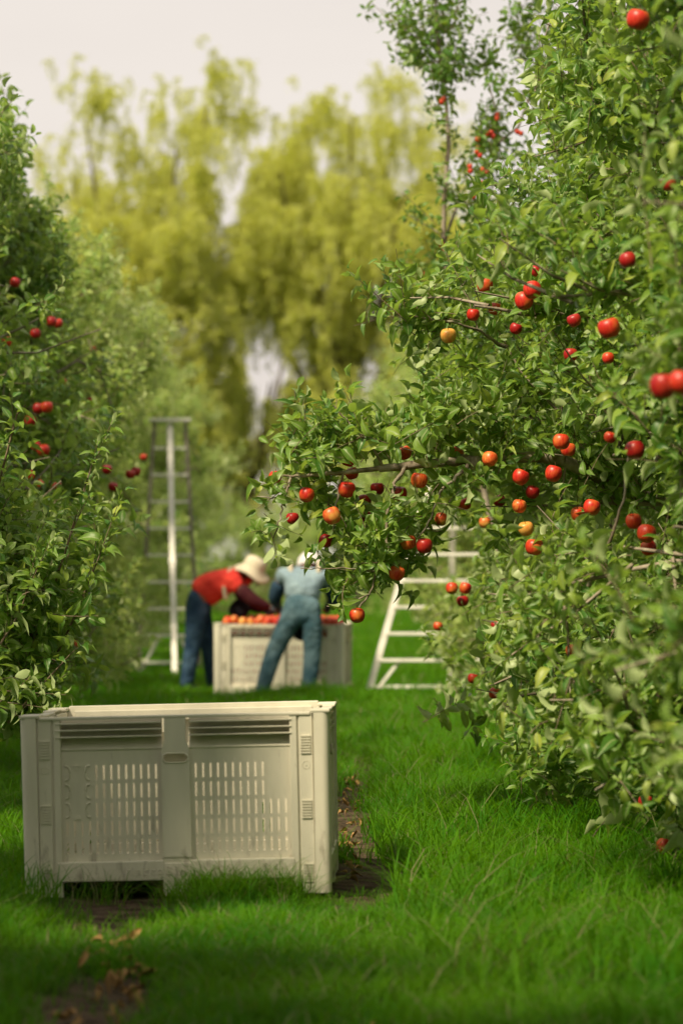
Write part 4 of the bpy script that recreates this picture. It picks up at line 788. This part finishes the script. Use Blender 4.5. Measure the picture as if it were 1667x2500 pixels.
def bin_side(root, Mrot, front, back=False):                    # one of the four sides, built facing -Y at y=0 .. then turned
    def put(name, mb, smooth=False):
        vv = [Mrot @ Vector(q) for q in mb.v]; return mobj(name, mesh_np(name, vv, mb.f, M_BIN, smooth), root)
    yp = .034
    for sgn, us in ((-1, UL), (1, UR)):
        skip = set()
        if sgn < 0:
            for z in ZR[:3]: skip |= {(0, z), (1, z), (2, z), (3, z)}
        else:
            for z in ZR[:2]: skip |= {(10, z), (11, z), (12, z)}
        if back:
            for a_i in range(13):
                for b_i, z in enumerate(ZR):
                    if not (sgn < 0 and a_i < 6 and b_i >= 3) and not (sgn > 0 and a_i == 9 and b_i in (1, 2)): skip.add((a_i, z))
        x0, x1 = (-.462, -.053) if sgn < 0 else (.053, .452)
        v, f = slot_panel(us, ZR, x0, x1, .136, BH - .135, yp, .007, skip=skip if front or back else ()); mb = MB().add(v, f); put('wall_panel', mb)
        v, f = sweep_x([(yp, BH - .135), (yp - .004, BH - .128), (yp + .024, BH - .100), (yp + .036, BH - .085), (yp + .036, BH - .008), (yp + .043, BH - .008), (yp + .043, BH - .1), (yp + .007, BH - .137)], x0, x1); put('wall_recess', MB().add(v, f))
        for k, dz in enumerate((.026, .052, .078)): put('rib', MB().box(x0, x1, .006, yp + .034, BH - dz - .0035, BH - dz + .0015, .0012))
        put('base_rail', MB().box(x0 - .002, x1 + .002, .004, .06, .062, .138, .005))
    # centre pilaster with its grip hole
    mb = MB()
    zt, zb, hw = BH - .146, BH - .188, .0475
    pts = []
    def prism(x0b, x1b, x0t, x1t, z0, z1, y0=.008, y1=.04):
        v = [(x0b, y0, z0), (x1b, y0, z0), (x1t, y0, z1), (x0t, y0, z1), (x0b, y1, z0), (x1b, y1, z0), (x1t, y1, z1), (x0t, y1, z1)]
        mb.add(v, [(0, 1, 2, 3), (5, 4, 7, 6), (4, 0, 3, 7), (1, 5, 6, 2), (3, 2, 6, 7), (4, 5, 1, 0)])
    prism(-.041, .041, -.041, .041, BH - .10, BH - .012); prism(-.054, .054, -.041, .041, BH - .135, BH - .10); prism(-.055, .055, -.054, .054, zt, BH - .135)
    mb2 = MB(); ns = 10                              # ring plate round the hole
    outer, inner = [], []
    hz = (zt + zb) / 2; hh = (zt - zb) / 2 - .003; cx = hw - hh
    for s, x_ in ((1, cx), (-1, -cx)):
        for k in range(ns + 1):
            a = -math.pi / 2 + math.pi * k / ns if s > 0 else math.pi / 2 + math.pi * k / ns
            inner.append((x_ + hh * math.cos(a), hz + hh * math.sin(a)))
    for xx, zz in inner:
        k = max(abs(xx) / .055, abs(zz - hz) / (hh + .003)); outer.append((xx / k, hz + (zz - hz) / k))
    n_ = len(inner); v = [(a, .008, b_) for a, b_ in outer] + [(a, .008, b_) for a, b_ in inner] + [(a, .04, b_) for a, b_ in inner]
    mb.add(v, [(i_, (i_ + 1) % n_, n_ + (i_ + 1) % n_, n_ + i_) for i_ in range(n_)] + [(n_ + i_, n_ + (i_ + 1) % n_, 2 * n_ + (i_ + 1) % n_, 2 * n_ + i_) for i_ in range(n_)])
    prism(-.056, .056, -.055, .055, .15, zb, .008, .04); prism(-.0565, .0565, -.052, .052, .128, .15, .012, .04)
    put('centre_pilaster', mb)
    rg = MB().tube([(a, .007, b_) for a, b_ in inner + inner[:1]], .0028, 5); put('grip_rim', rg, True)
    put('grip_back', MB().box(-.05, .05, .052, .056, zb, zt))
    put('foot', MB().box(-.056, .056, .006, .11, .0, .1285, .004))
    # corner strips: channels, ladders of small ribs, round marks
    for s in (-1, 1):
        a, b_ = (.466, .600); X_ = lambda q: s * q
        def bx(x0, x1, y0, y1, z0, z1, c=.0): return MB().box(min(X_(x0), X_(x1)), max(X_(x0), X_(x1)), y0, y1, z0, z1, c)
        put('inner_post', bx(.444, .472, .010, .05, 0, BH - .004, .004)); put('channel_strip', bx(.480, .532, .012, .05, 0, BH - .006, .003))
        mbr = MB()
        for zc in (BH - .125, BH - .375, BH - .62):
            for k in range(7): mbr.box(min(X_(.486), X_(.525)), max(X_(.486), X_(.525)), .0065, .0125, zc + (k - 3) * .0108 - .0034, zc + (k - 3) * .0108 + .0026, .0008)
        o_ = put('ladder_rib', mbr); o_['kind'] = 'stuff'
        rg = MB().tube([(X_(.5055) + .015 * math.cos(t_), .0115, BH - .205 + .015 * math.sin(t_)) for t_ in np.linspace(0, 6.283, 19)], .0012, 4); rg.box(X_(.5055) - .002, X_(.5055) + .002, .009, .0125, BH - .207, BH - .203); put('round_mark', rg)
        gv = MB().box(min(X_(.472), X_(.480)), max(X_(.472), X_(.480)), .020, .05, 0, BH - .008); gv.box(min(X_(.532), X_(.541)), max(X_(.532), X_(.541)), .020, .05, 0, BH - .008); put('groove', gv)
    if front:
        mb = MB()                                   # the D-shaped moulded brackets and T marks at upper left
        for z in ZR[:3]:
            for xc, sg in ((-.431, 1), (-.334, -1)):
                arc = [(xc + sg * .018 * max(0, math.cos(t_)) ** .5, yp - .001, z + .027 * math.sin(t_)) for t_ in np.linspace(-1.57, 1.57, 14)]; mb.tube(arc, .0042, 5)
        mb.box(-.402, -.372, yp - .004, yp, ZR[0] + .026, ZR[0] + .030); mb.box(-.394, -.380, yp - .003, yp, ZR[0] + .010, ZR[0] + .024); mb.box(-.398, -.372, yp - .004, yp, ZR[2] - .036, ZR[2] - .028); mb.box(-.392, -.378, yp - .003, yp, ZR[2] - .030, ZR[2] - .022)
        put('label_bracket', mb)
        mb = MB()
        for x_ in (-.40, -.372, -.222, -.205, .30, .335): mb.box(x_, x_ + .003, .0025, .005, .066, .134)
        put('rail_seam', mb)
        for txt, x_, sz in (('MacroBin', -.205, .046), ('22', .157, .046)):
            cu = bpy.data.curves.new('moulded_lettering', 'FONT'); cu.body = txt; cu.size = sz; cu.extrude = .0022; cu.bevel_depth = .0006; cu.space_character = 1.35 if len(txt) > 2 else 1
            tmp = bpy.data.objects.new('t', cu); C.objects.link(tmp); me_ = bpy.data.meshes.new_from_object(tmp.evaluated_get(bpy.context.evaluated_depsgraph_get())); bpy.data.objects.remove(tmp); me_.materials.clear(); me_.materials.append(M_BIN); o_ = bpy.data.objects.new('moulded_lettering', me_); C.objects.link(o_); o_.parent = root; o_.location = Mrot @ Vector((x_, .0045 if not (abs(x_) < .05) else .004, .084)); o_.rotation_euler = (R(90), 0, 0)
def make_bin(name, loc, rot, label):
    root = empty(name, loc, label, 'fruit bin', 'plastic fruit bins in the lane'); root.rotation_euler = rot
    for k in range(4):
        Mr = Matrix.Rotation(k * math.pi / 2, 4, 'Z') @ Matrix.Translation((0, -W2, 0)); bin_side(root, Mr, k == 0, k == 2)
    for sx in (-1, 1):
        for sy in (-1, 1):                          # rounded corner posts, slightly bulging, with a chamfered cap
            bm = bmesh.new(); bmesh.ops.create_cube(bm, size=1); w_ = .062
            for v in bm.verts: v.co = Vector((sx * (W2 - w_ / 2) + v.co.x * w_, sy * (W2 - w_ / 2) + v.co.y * w_, (v.co.z + .5) * BH))
            ed = [e for e in bm.edges if abs(e.verts[0].co.z - e.verts[1].co.z) > .1 and e.verts[0].co.x * sx > W2 - .01 and e.verts[0].co.y * sy > W2 - .01]; bmesh.ops.bevel(bm, geom=ed, offset=.03, segments=6, affect='EDGES', profile=.5)
            for v in bm.verts:
                if v.co.z < .1: v.co.x -= sx * .006; v.co.y -= sy * .006
            bm.normal_update(); me = bpy.data.meshes.new('corner_post'); bm.to_mesh(me); bm.free(); me.materials.append(M_BIN); mobj('corner_post', me, root)
            cp_ = MB(); x0, x1 = sorted((sx * (W2 + .002), sx * (W2 - .075))); y0, y1 = sorted((sy * (W2 + .002), sy * (W2 - .16)))
            cp_.box(x0, x1, y0, y1, BH - .003, BH + .010, .005); cp_.box(min(sx * (W2 + .002), sx * (W2 - .05)), max(sx * (W2 + .002), sx * (W2 - .05)), *sorted((sy * (W2 - .158), sy * (W2 - .36))), BH - .003, BH + .006, .004); cp_.build('corner_cap', M_BIN, root)
    rm = MB(); i0 = W2 - .012; rm.box(-W2 + .075, W2 - .075, -W2 + .006, -W2 + .05, BH - .012, BH, .004); rm.build('rim', M_BIN, root)
    rm = MB(); rm.box(-W2 + .075, W2 - .075, W2 - .05, W2 - .006, BH - .012, BH + .016, .004); rm.box(-W2 + .1, W2 - .1, W2 - .075, W2 - .052, BH - .05, BH - .004, .004); rm.build('rim', M_BIN, root)
    for s in (-1, 1):
        rm = MB(); rm.box(min(s * (W2 - .05), s * (W2 - .006)), max(s * (W2 - .05), s * (W2 - .006)), -W2 + .36, W2 - .36, BH - .012, BH - .001, .004); rm.build('rim', M_BIN, root)
    MB().box(-W2 + .06, W2 - .06, -W2 + .06, W2 - .06, .085, .10).build('floor', M_BIN, root)
    sk = MB()
    for y in (-.3, 0, .3): sk.box(-.52, .52, y - .03, y + .03, .06, .084)
    sk.build('skid', M_BIN, root)
    return root
b1 = make_bin('fruit_bin', (-.618, 13.0 + W2, -.012), (R(-1.1), R(-1.35), R(-1.2)), 'empty cream plastic fruit bin standing alone in the near grass')
b2 = make_bin('fruit_bin', (-.535, 30.6 + W2, -.005), (0, R(.3), R(-3.5)), 'cream plastic fruit bin heaped with apples between the two pickers')
# apples heaped in the far bin
hr2 = np.random.default_rng(77); small = {c: apple_mesh(c, 5, 12, 8) for c in ('red', 'orange', 'blush', 'yellow')}
fillm = MB().box(-.53, .53, -.53, .53, .12, .60)
k = 0; placed = []
for layer, z in enumerate((.625, .675, .725)):
    for iy in range(14):
        for ix in range(14):
            x = -.5 + ix * .0765 + hr2.normal() * .008 + (layer % 2) * .036; y = -.5 + iy * .0765 + hr2.normal() * .008 + (layer % 2) * .036
            if abs(x) > .52 or abs(y) > .52: continue
            if layer < 2 and not (y < -.38 or x > .4 or x < -.4) and layer == 0: continue
            top = .722 + .035 * math.sin(x * 5 + 1) * math.cos(y * 4)
            if z > top + .01: continue
            if layer == 0 or (layer == 1 and y > 0 and abs(x) < .35 and hr2.random() < .6): continue
            placed.append((x, y, z + hr2.normal() * .008))
placed = placed[:300]
for q, (x, y, z) in enumerate(placed):
    c = hr2.choice(['red', 'orange', 'blush', 'yellow'], p=[.42, .32, .18, .08]); o = bpy.data.objects.new('apple', small[c]); C.objects.link(o)
    p = b2.matrix_basis @ Vector((x, y, z)) if False else (Matrix.Translation(b2.location) @ Euler(b2.rotation_euler).to_matrix().to_4x4()) @ Vector((x, y, z))
    o.location = p; o.scale = (.076,) * 3; o.rotation_euler = (hr2.random() * 3, hr2.random() * 3, hr2.random() * 6); tag(o, 'picked apple in the heap filling the bin between the two pickers', 'apple', 'picked apples heaped in the bin')

fv, ff = apple_geo(8, 6, 3); fm = MB()
for iz in range(8):
    for ix in range(15):
        for yy, xx in ((-.515, -.52 + ix * .0745), (None, None)):
            if yy is None: continue
            fm.add([(xx + .036 * (iz % 2) + v[0] * .074, yy + v[1] * .074, .15 + iz * .066 + v[2] * .074) for v in fv], ff)
        fm.add([(.525 + v[0] * .074, -.46 + ix * .0685 + v[1] * .074, .15 + iz * .066 + v[2] * .074) for v in fv], ff)
o = fm.build('apples', AM['red'], b2, smooth=True); o['kind'] = 'stuff'
# ------------------------------------------------------------------ ladders
M_ALU = mat('ladder_aluminium', (.88, .85, .80), .5, .4, ((.68, .65, .60), 8, .4, .8))
def ladder(loc, rz, H, wt, wb, n, zb, sp, label, lean, leg_y, leg_dx=0.0, top=True, railw=.055, rail_m=None):
    rail_m = rail_m or M_ALU
    root = empty('tripod_ladder', loc, label, 'ladder', None, rz)
    X_ = lambda z: (wb + (wt - wb) * z / H) / 2; Y_ = lambda z: lean * z / H
    for s in (-1, 1): MB().bar((s * X_(0), 0, -.02), (s * X_(H), Y_(H), H), railw, .03, .004, up=(0, 1, 0)).build('rail', rail_m, root)
    for k in range(n):
        z = zb + k * sp; 
        if z > H - .08: break
        MB().box(-X_(z) + .01, X_(z) - .01, Y_(z) - .045, Y_(z) + .045, z - .014, z + .014, .004).build('rung', M_ALU, root)
    for s in (-1, 1): MB().bar((s * (X_(zb) - .01), -.01, zb - .12 if zb > .14 else .02), (s * (X_(zb + sp) - .2), Y_(zb + sp), zb + sp - .01), .028, .02, .002).build('brace', M_ALU, root)
    if top: MB().box(-wt / 2 - .06, wt / 2 + .06, Y_(H) - .09, Y_(H) + .09, H, H + .035, .006).build('top_cap', M_ALU, root)
    lg = [(0, Y_(H), H - .02), (leg_dx, leg_y, -.02)]
    MB().bar(lg[1], lg[0], .06, .05, .008, up=(0, 1, 0)).build('tripod_leg', M_ALU, root)
    for t_ in (.2, .45, .78):
        a = Vector(lg[1]).lerp(Vector(lg[0]), t_); b_ = Vector(lg[1]).lerp(Vector(lg[0]), t_ + .02); MB().bar(a, b_, .07, .06, .004, up=(0, 1, 0)).build('leg_bracket', M_ALU, root)
    return root
p = at(412, 1654, 36.3); ladder((-1.86, 36.3, 0), R(0), 2.78, .33, .68, 9, .17, .29, 'tall white tripod ladder standing against the left-hand row', .15, -1.15, .12, railw=.04, rail_m=mat('weathered_rail', (.20, .17, .14), .7, .2, ((.34, .31, .27), 6, .4, .7)))
ladder((1.03, 30.8, 0), R(0), 2.05, .42, 1.62, 8, .12, .243, 'white step ladder half hidden in the right-hand trees', .25, 1.0, 0, railw=.06)

# ------------------------------------------------------------------ the two pickers
M_SKIN = mat('skin', (.16, .075, .045), .6, .3)
M_RED = mat('red_shirt', (.78, .075, .05), .85, .1, ((.62, .04, .035), 7, .3, .7), (9, 1.0, .06)); M_MAR = mat('maroon_sleeve', (.045, .010, .016), .9, .1, ((.06, .02, .02), 12, .4, .7))
M_NAVY = mat('dark_jeans', (.018, .042, .085), .9, .1, ((.045, .085, .14), 6, .4, .65), (10, 1.0, .05)); M_JEAN = mat('blue_jeans', (.045, .10, .135), .9, .1, ((.13, .21, .25), 6, .4, .65), (10, 1.0, .06))
M_KNIT = mat('blue_knit', (.20, .28, .34), .95, .1, ((.26, .35, .40), 9, .35, .7), (8, 1.0, .06)); M_HAT = mat('cream_cotton', (.60, .54, .42), .9, .1); M_CAP = mat('white_cotton', (.62, .60, .62), .9, .1)
M_STRAP = mat('beige_webbing', (.50, .44, .33), .9, .1); M_DARK = mat('black_cloth', (.012, .013, .018), .9, .1); M_GLOVE = mat('work_glove', (.05, .07, .09), .8, .2); M_BLUES = mat('navy_sleeve', (.03, .06, .10), .9, .1)
def skin_obj(name, nodes, edges, m, parent, label=None, sub=2):
    """nodes: {key: ((x, y, z), r)}; first key is the root"""
    ks = list(nodes); me = bpy.data.meshes.new(name); me.from_pydata([nodes[k_][0] for k_ in ks], [(ks.index(a), ks.index(b_)) for a, b_ in edges], []); me.materials.append(m)
    o = mobj(name, me, parent, label); o.modifiers.new('skin', 'SKIN')
    sv = me.skin_vertices[0].data
    for q, k_ in enumerate(ks):
        r_ = nodes[k_][1]; sv[q].radius = (r_, r_) if not isinstance(r_, tuple) else r_; sv[q].use_root = q == 0
    md = o.modifiers['skin']; md.use_smooth_shade = True; sb = o.modifiers.new('sub', 'SUBSURF'); sb.levels = sub; sb.render_levels = sub; return o
def chain(*ks): return list(zip(ks[:-1], ks[1:]))
def person(loc, rz, J, cols, label, hat):
    root = empty('person', loc, label, 'person', None, rz)
    nodes = {'pelvis': (J['pelvis'], .10), 'spine': (J['spine'], .09), 'chest': (J['chest'], .11), 'neck': (J['neck'], .055), 'head': (J['head'], .095), 'crown': (J['crown'], .07)}
    E = chain('pelvis', 'spine', 'chest', 'neck', 'head', 'crown')
    V_ = lambda k_: Vector(J[k_])
    for s in 'lr':
        nodes.update({s + 'hip': (J[s + 'hip'], .09), s + 'knee': (J[s + 'knee'], .06), s + 'ankle': (J[s + 'ankle'], .042), s + 'toe': (J[s + 'toe'], .035), s + 'sh': (J[s + 'sh'], .06), s + 'el': (J[s + 'el'], .04), s + 'wr': (J[s + 'wr'], .028), s + 'palm': (J[s + 'palm'], .033)})
        E += chain('pelvis', s + 'hip', s + 'knee', s + 'ankle', s + 'toe') + chain('chest', s + 'sh', s + 'el', s + 'wr', s + 'palm')
        d = (V_(s + 'palm') - V_(s + 'wr')).normalized(); sd_ = d.cross(Vector((0, 0, 1))).normalized()
        for q, (a, ln) in enumerate(((-.75, .045), (-.3, .07), (0, .08), (.3, .075), (.55, .06))):
            p1 = V_(s + 'palm') + d * .03 + sd_ * a * .04; p2 = p1 + d * ln * .6 + sd_ * a * .015; p3 = p2 + (d * .5 + Vector((0, 0, -.8))) * ln * .5
            nodes[f'{s}f{q}a'] = (tuple(p1), .010); nodes[f'{s}f{q}b'] = (tuple(p2), .009); nodes[f'{s}f{q}c'] = (tuple(p3), .008); E += chain(s + 'palm', f'{s}f{q}a', f'{s}f{q}b', f'{s}f{q}c')
    skin_obj('body', nodes, E, M_SKIN, root)
    # nose, on the face side of the head
    f_ = Vector(J['face']); hd_ = V_('head')
    bm = bmesh.new(); bmesh.ops.create_icosphere(bm, subdivisions=2, radius=.018); me = bpy.data.meshes.new('nose'); bm.to_mesh(me); bm.free(); me.materials.append(M_SKIN); o = mobj('nose', me, root); o.location = hd_ + f_ * .1
    # shirt
    T = {'pelvis': (tuple(V_('pelvis').lerp(V_('spine'), .1)), .17), 'spine': (J['spine'], .17), 'chest': (J['chest'], .185), 'neckb': (tuple(V_('chest').lerp(V_('neck'), .6)), .085)}
    TE = chain('pelvis', 'spine', 'chest', 'neckb')
    for s in 'lr': T[s + 's'] = (J[s + 'sh'], .085); TE.append(('chest', s + 's')); T[s + 'e'] = (tuple(V_(s + 'sh').lerp(V_(s + 'el'), .35)), .078); TE.append((s + 's', s + 'e'))
    skin_obj('shirt', T, TE, cols['shirt'], root)
    for s in 'lr':
        skin_obj('sleeve', {'a': (tuple(V_(s + 'sh').lerp(V_(s + 'el'), .2)), .082), 'b': (J[s + 'el'], .068), 'c': (tuple(V_(s + 'el').lerp(V_(s + 'wr'), .93)), .046)}, chain('a', 'b', 'c'), cols['sleeve'], root)
        skin_obj('glove', {'a': (tuple(V_(s + 'el').lerp(V_(s + 'wr'), .9)), .036), 'b': (J[s + 'wr'], .037), 'c': (J[s + 'palm'], .042), 'd': (tuple(V_(s + 'palm') + (V_(s + 'palm') - V_(s + 'wr')).normalized() * .035), .03)}, chain('a', 'b', 'c', 'd'), M_GLOVE, root)
        d = (V_(s + 'toe') - V_(s + 'ankle')); skin_obj('shoe', {'a': (tuple(V_(s + 'ankle') + Vector((0, 0, -.01))), .058), 'h': (tuple(V_(s + 'ankle') - Vector((d.x, d.y, 0)) * .25 + Vector((0, 0, -.04))), .045), 'b': (tuple(V_(s + 'ankle').lerp(V_(s + 'toe'), .6)), .048), 'c': (tuple(V_(s + 'toe')), .042)}, [('a', 'h'), ('a', 'b'), ('b', 'c')], M_DARK, root)
    P_ = {'p': (J['pelvis'], .165), 'w': (tuple(V_('pelvis').lerp(V_('spine'), .7)), .155)}; PE = [('p', 'w')]
    for s in 'lr':
        P_[s + 'h'] = (J[s + 'hip'], .118); P_[s + 'm'] = (tuple(V_(s + 'hip').lerp(V_(s + 'knee'), .5)), .096); P_[s + 'k'] = (J[s + 'knee'], .085); P_[s + 'c'] = (tuple(V_(s + 'knee').lerp(V_(s + 'ankle'), .5)), .078); P_[s + 'a'] = (tuple(V_(s + 'ankle') + Vector((0, 0, -.03))), .068); PE += chain('p', s + 'h', s + 'm', s + 'k', s + 'c', s + 'a')
    skin_obj('trousers', P_, PE, cols['trousers'], root)
    return root
def revolve(prof_, n=24, ripple=0.0):
    v = [(r_ * math.cos(2 * math.pi * k / n), r_ * math.sin(2 * math.pi * k / n), z + ripple * r_ * math.sin(2 * math.pi * k / n * 3 + 1) * (r_ > .12)) for r_, z in prof_ for k in range(n)]; m = len(prof_)
    return v, [(a * n + k, a * n + (k + 1) % n, (a + 1) * n + (k + 1) % n, (a + 1) * n + k) for a in range(m - 1) for k in range(n)]
# picker in red: stands at the bin's left end, bent over it towards +x
L1 = at(487, 1692, 31.6); L1.z = 0
red = person(L1, 0, {'pelvis': (-.02, 0, .90), 'spine': (.08, 0, 1.02), 'chest': (.30, 0, 1.12), 'neck': (.42, 0, 1.16), 'head': (.49, -.01, 1.13), 'crown': (.53, -.01, 1.18), 'face': (.55, 0, -.8),
   'lhip': (-.02, .10, .84), 'lknee': (.09, .11, .46), 'lankle': (.13, .12, .10), 'ltoe': (.27, .12, .04), 'rhip': (-.02, -.10, .84), 'rknee': (-.06, -.11, .46), 'rankle': (-.12, -.12, .10), 'rtoe': (.02, -.13, .04),
   'lsh': (.33, .17, 1.06), 'lel': (.46, .20, .86), 'lwr': (.62, .18, .80), 'lpalm': (.68, .17, .79), 'rsh': (.33, -.17, 1.06), 'rel': (.52, -.20, .90), 'rwr': (.68, -.16, .83), 'rpalm': (.74, -.15, .81)},
   {'shirt': M_RED, 'sleeve': M_MAR, 'trousers': M_NAVY}, 'picker in a red shirt and cream bucket hat bending over the full bin', None)
v, f = revolve([(.185, -.035), (.165, -.015), (.112, .03), (.108, .06), (.098, .115), (.07, .135), (.0, .138)], 24, .12); me = mesh_np('bucket_hat', v, f, M_HAT, True); h = mobj('bucket_hat', me, red); h.location = (.50, -.01, 1.18); h.rotation_euler = (R(8), R(24), 0); md = h.modifiers.new('s', 'SOLIDIFY'); md.thickness = .006
skin_obj('harness_strap', {'a': ((.26, -.175, .90), .022), 'b': ((.235, -.20, 1.04), .024), 'c': ((.27, -.15, 1.15), .024), 'd': ((.30, -.05, 1.20), .024), 'e': ((.30, .08, 1.20), .024)}, chain('a', 'b', 'c', 'd', 'e'), M_STRAP, red, sub=1)
skin_obj('neck_scarf', {'a': ((.42, -.01, 1.12), .085), 'b': ((.50, -.01, 1.07), .08)}, [('a', 'b')], M_RED, red)
skin_obj('picking_bag', {'a': ((.28, .0, .86), .10), 'b': ((.40, .0, .80), .11), 'c': ((.46, 0, .76), .08)}, chain('a', 'b', 'c'), M_DARK, red)
# picker in blue: seen from behind, legs apart, leaning into the bin (towards +y)
L2 = at(708, 1700, 30.05); L2.z = 0
blu = person(L2, 0, {'pelvis': (.10, .05, .84), 'spine': (.11, .16, 1.00), 'chest': (.13, .34, 1.11), 'neck': (.14, .46, 1.18), 'head': (.17, .54, 1.22), 'crown': (.18, .57, 1.27), 'face': (0, .8, -.5),
   'lhip': (.01, .05, .78), 'lknee': (-.15, .02, .44), 'lankle': (-.26, -.06, .09), 'ltoe': (-.27, .07, .04), 'rhip': (.20, .05, .78), 'rknee': (.20, .04, .44), 'rankle': (.16, -.02, .09), 'rtoe': (.17, .11, .04),
   'lsh': (-.07, .33, 1.14), 'lel': (-.15, .42, .93), 'lwr': (-.12, .60, .86), 'lpalm': (-.11, .67, .84), 'rsh': (.33, .33, 1.12), 'rel': (.40, .42, .92), 'rwr': (.34, .60, .86), 'rpalm': (.33, .67, .84)},
   {'shirt': M_KNIT, 'sleeve': M_BLUES, 'trousers': M_JEAN}, 'picker in blue knit top and jeans leaning into the full bin, seen from behind', None)
v, f = revolve([(.118, -.03), (.12, .0), (.112, .05), (.08, .095), (.03, .112), (0, .113)], 20); me = mesh_np('cap', v, f, M_CAP, True); h = mobj('cap', me, blu); h.location = (.175, .545, 1.24); h.rotation_euler = (R(-25), 0, 0)
for s in (-1, 1):
    skin_obj('harness_strap', {'a': ((.13 + s * .12, .20, 1.16), .024), 'b': ((.13 + s * .14, .30, 1.27), .026), 'c': ((.13 + s * .12, .42, 1.24), .024)}, chain('a', 'b', 'c'), M_STRAP, blu, sub=1)
skin_obj('picking_bag', {'a': ((.12, .28, .80), .10), 'b': ((.12, .30, .66), .13), 'c': ((.12, .28, .54), .09)}, chain('a', 'b', 'c'), M_DARK, blu)
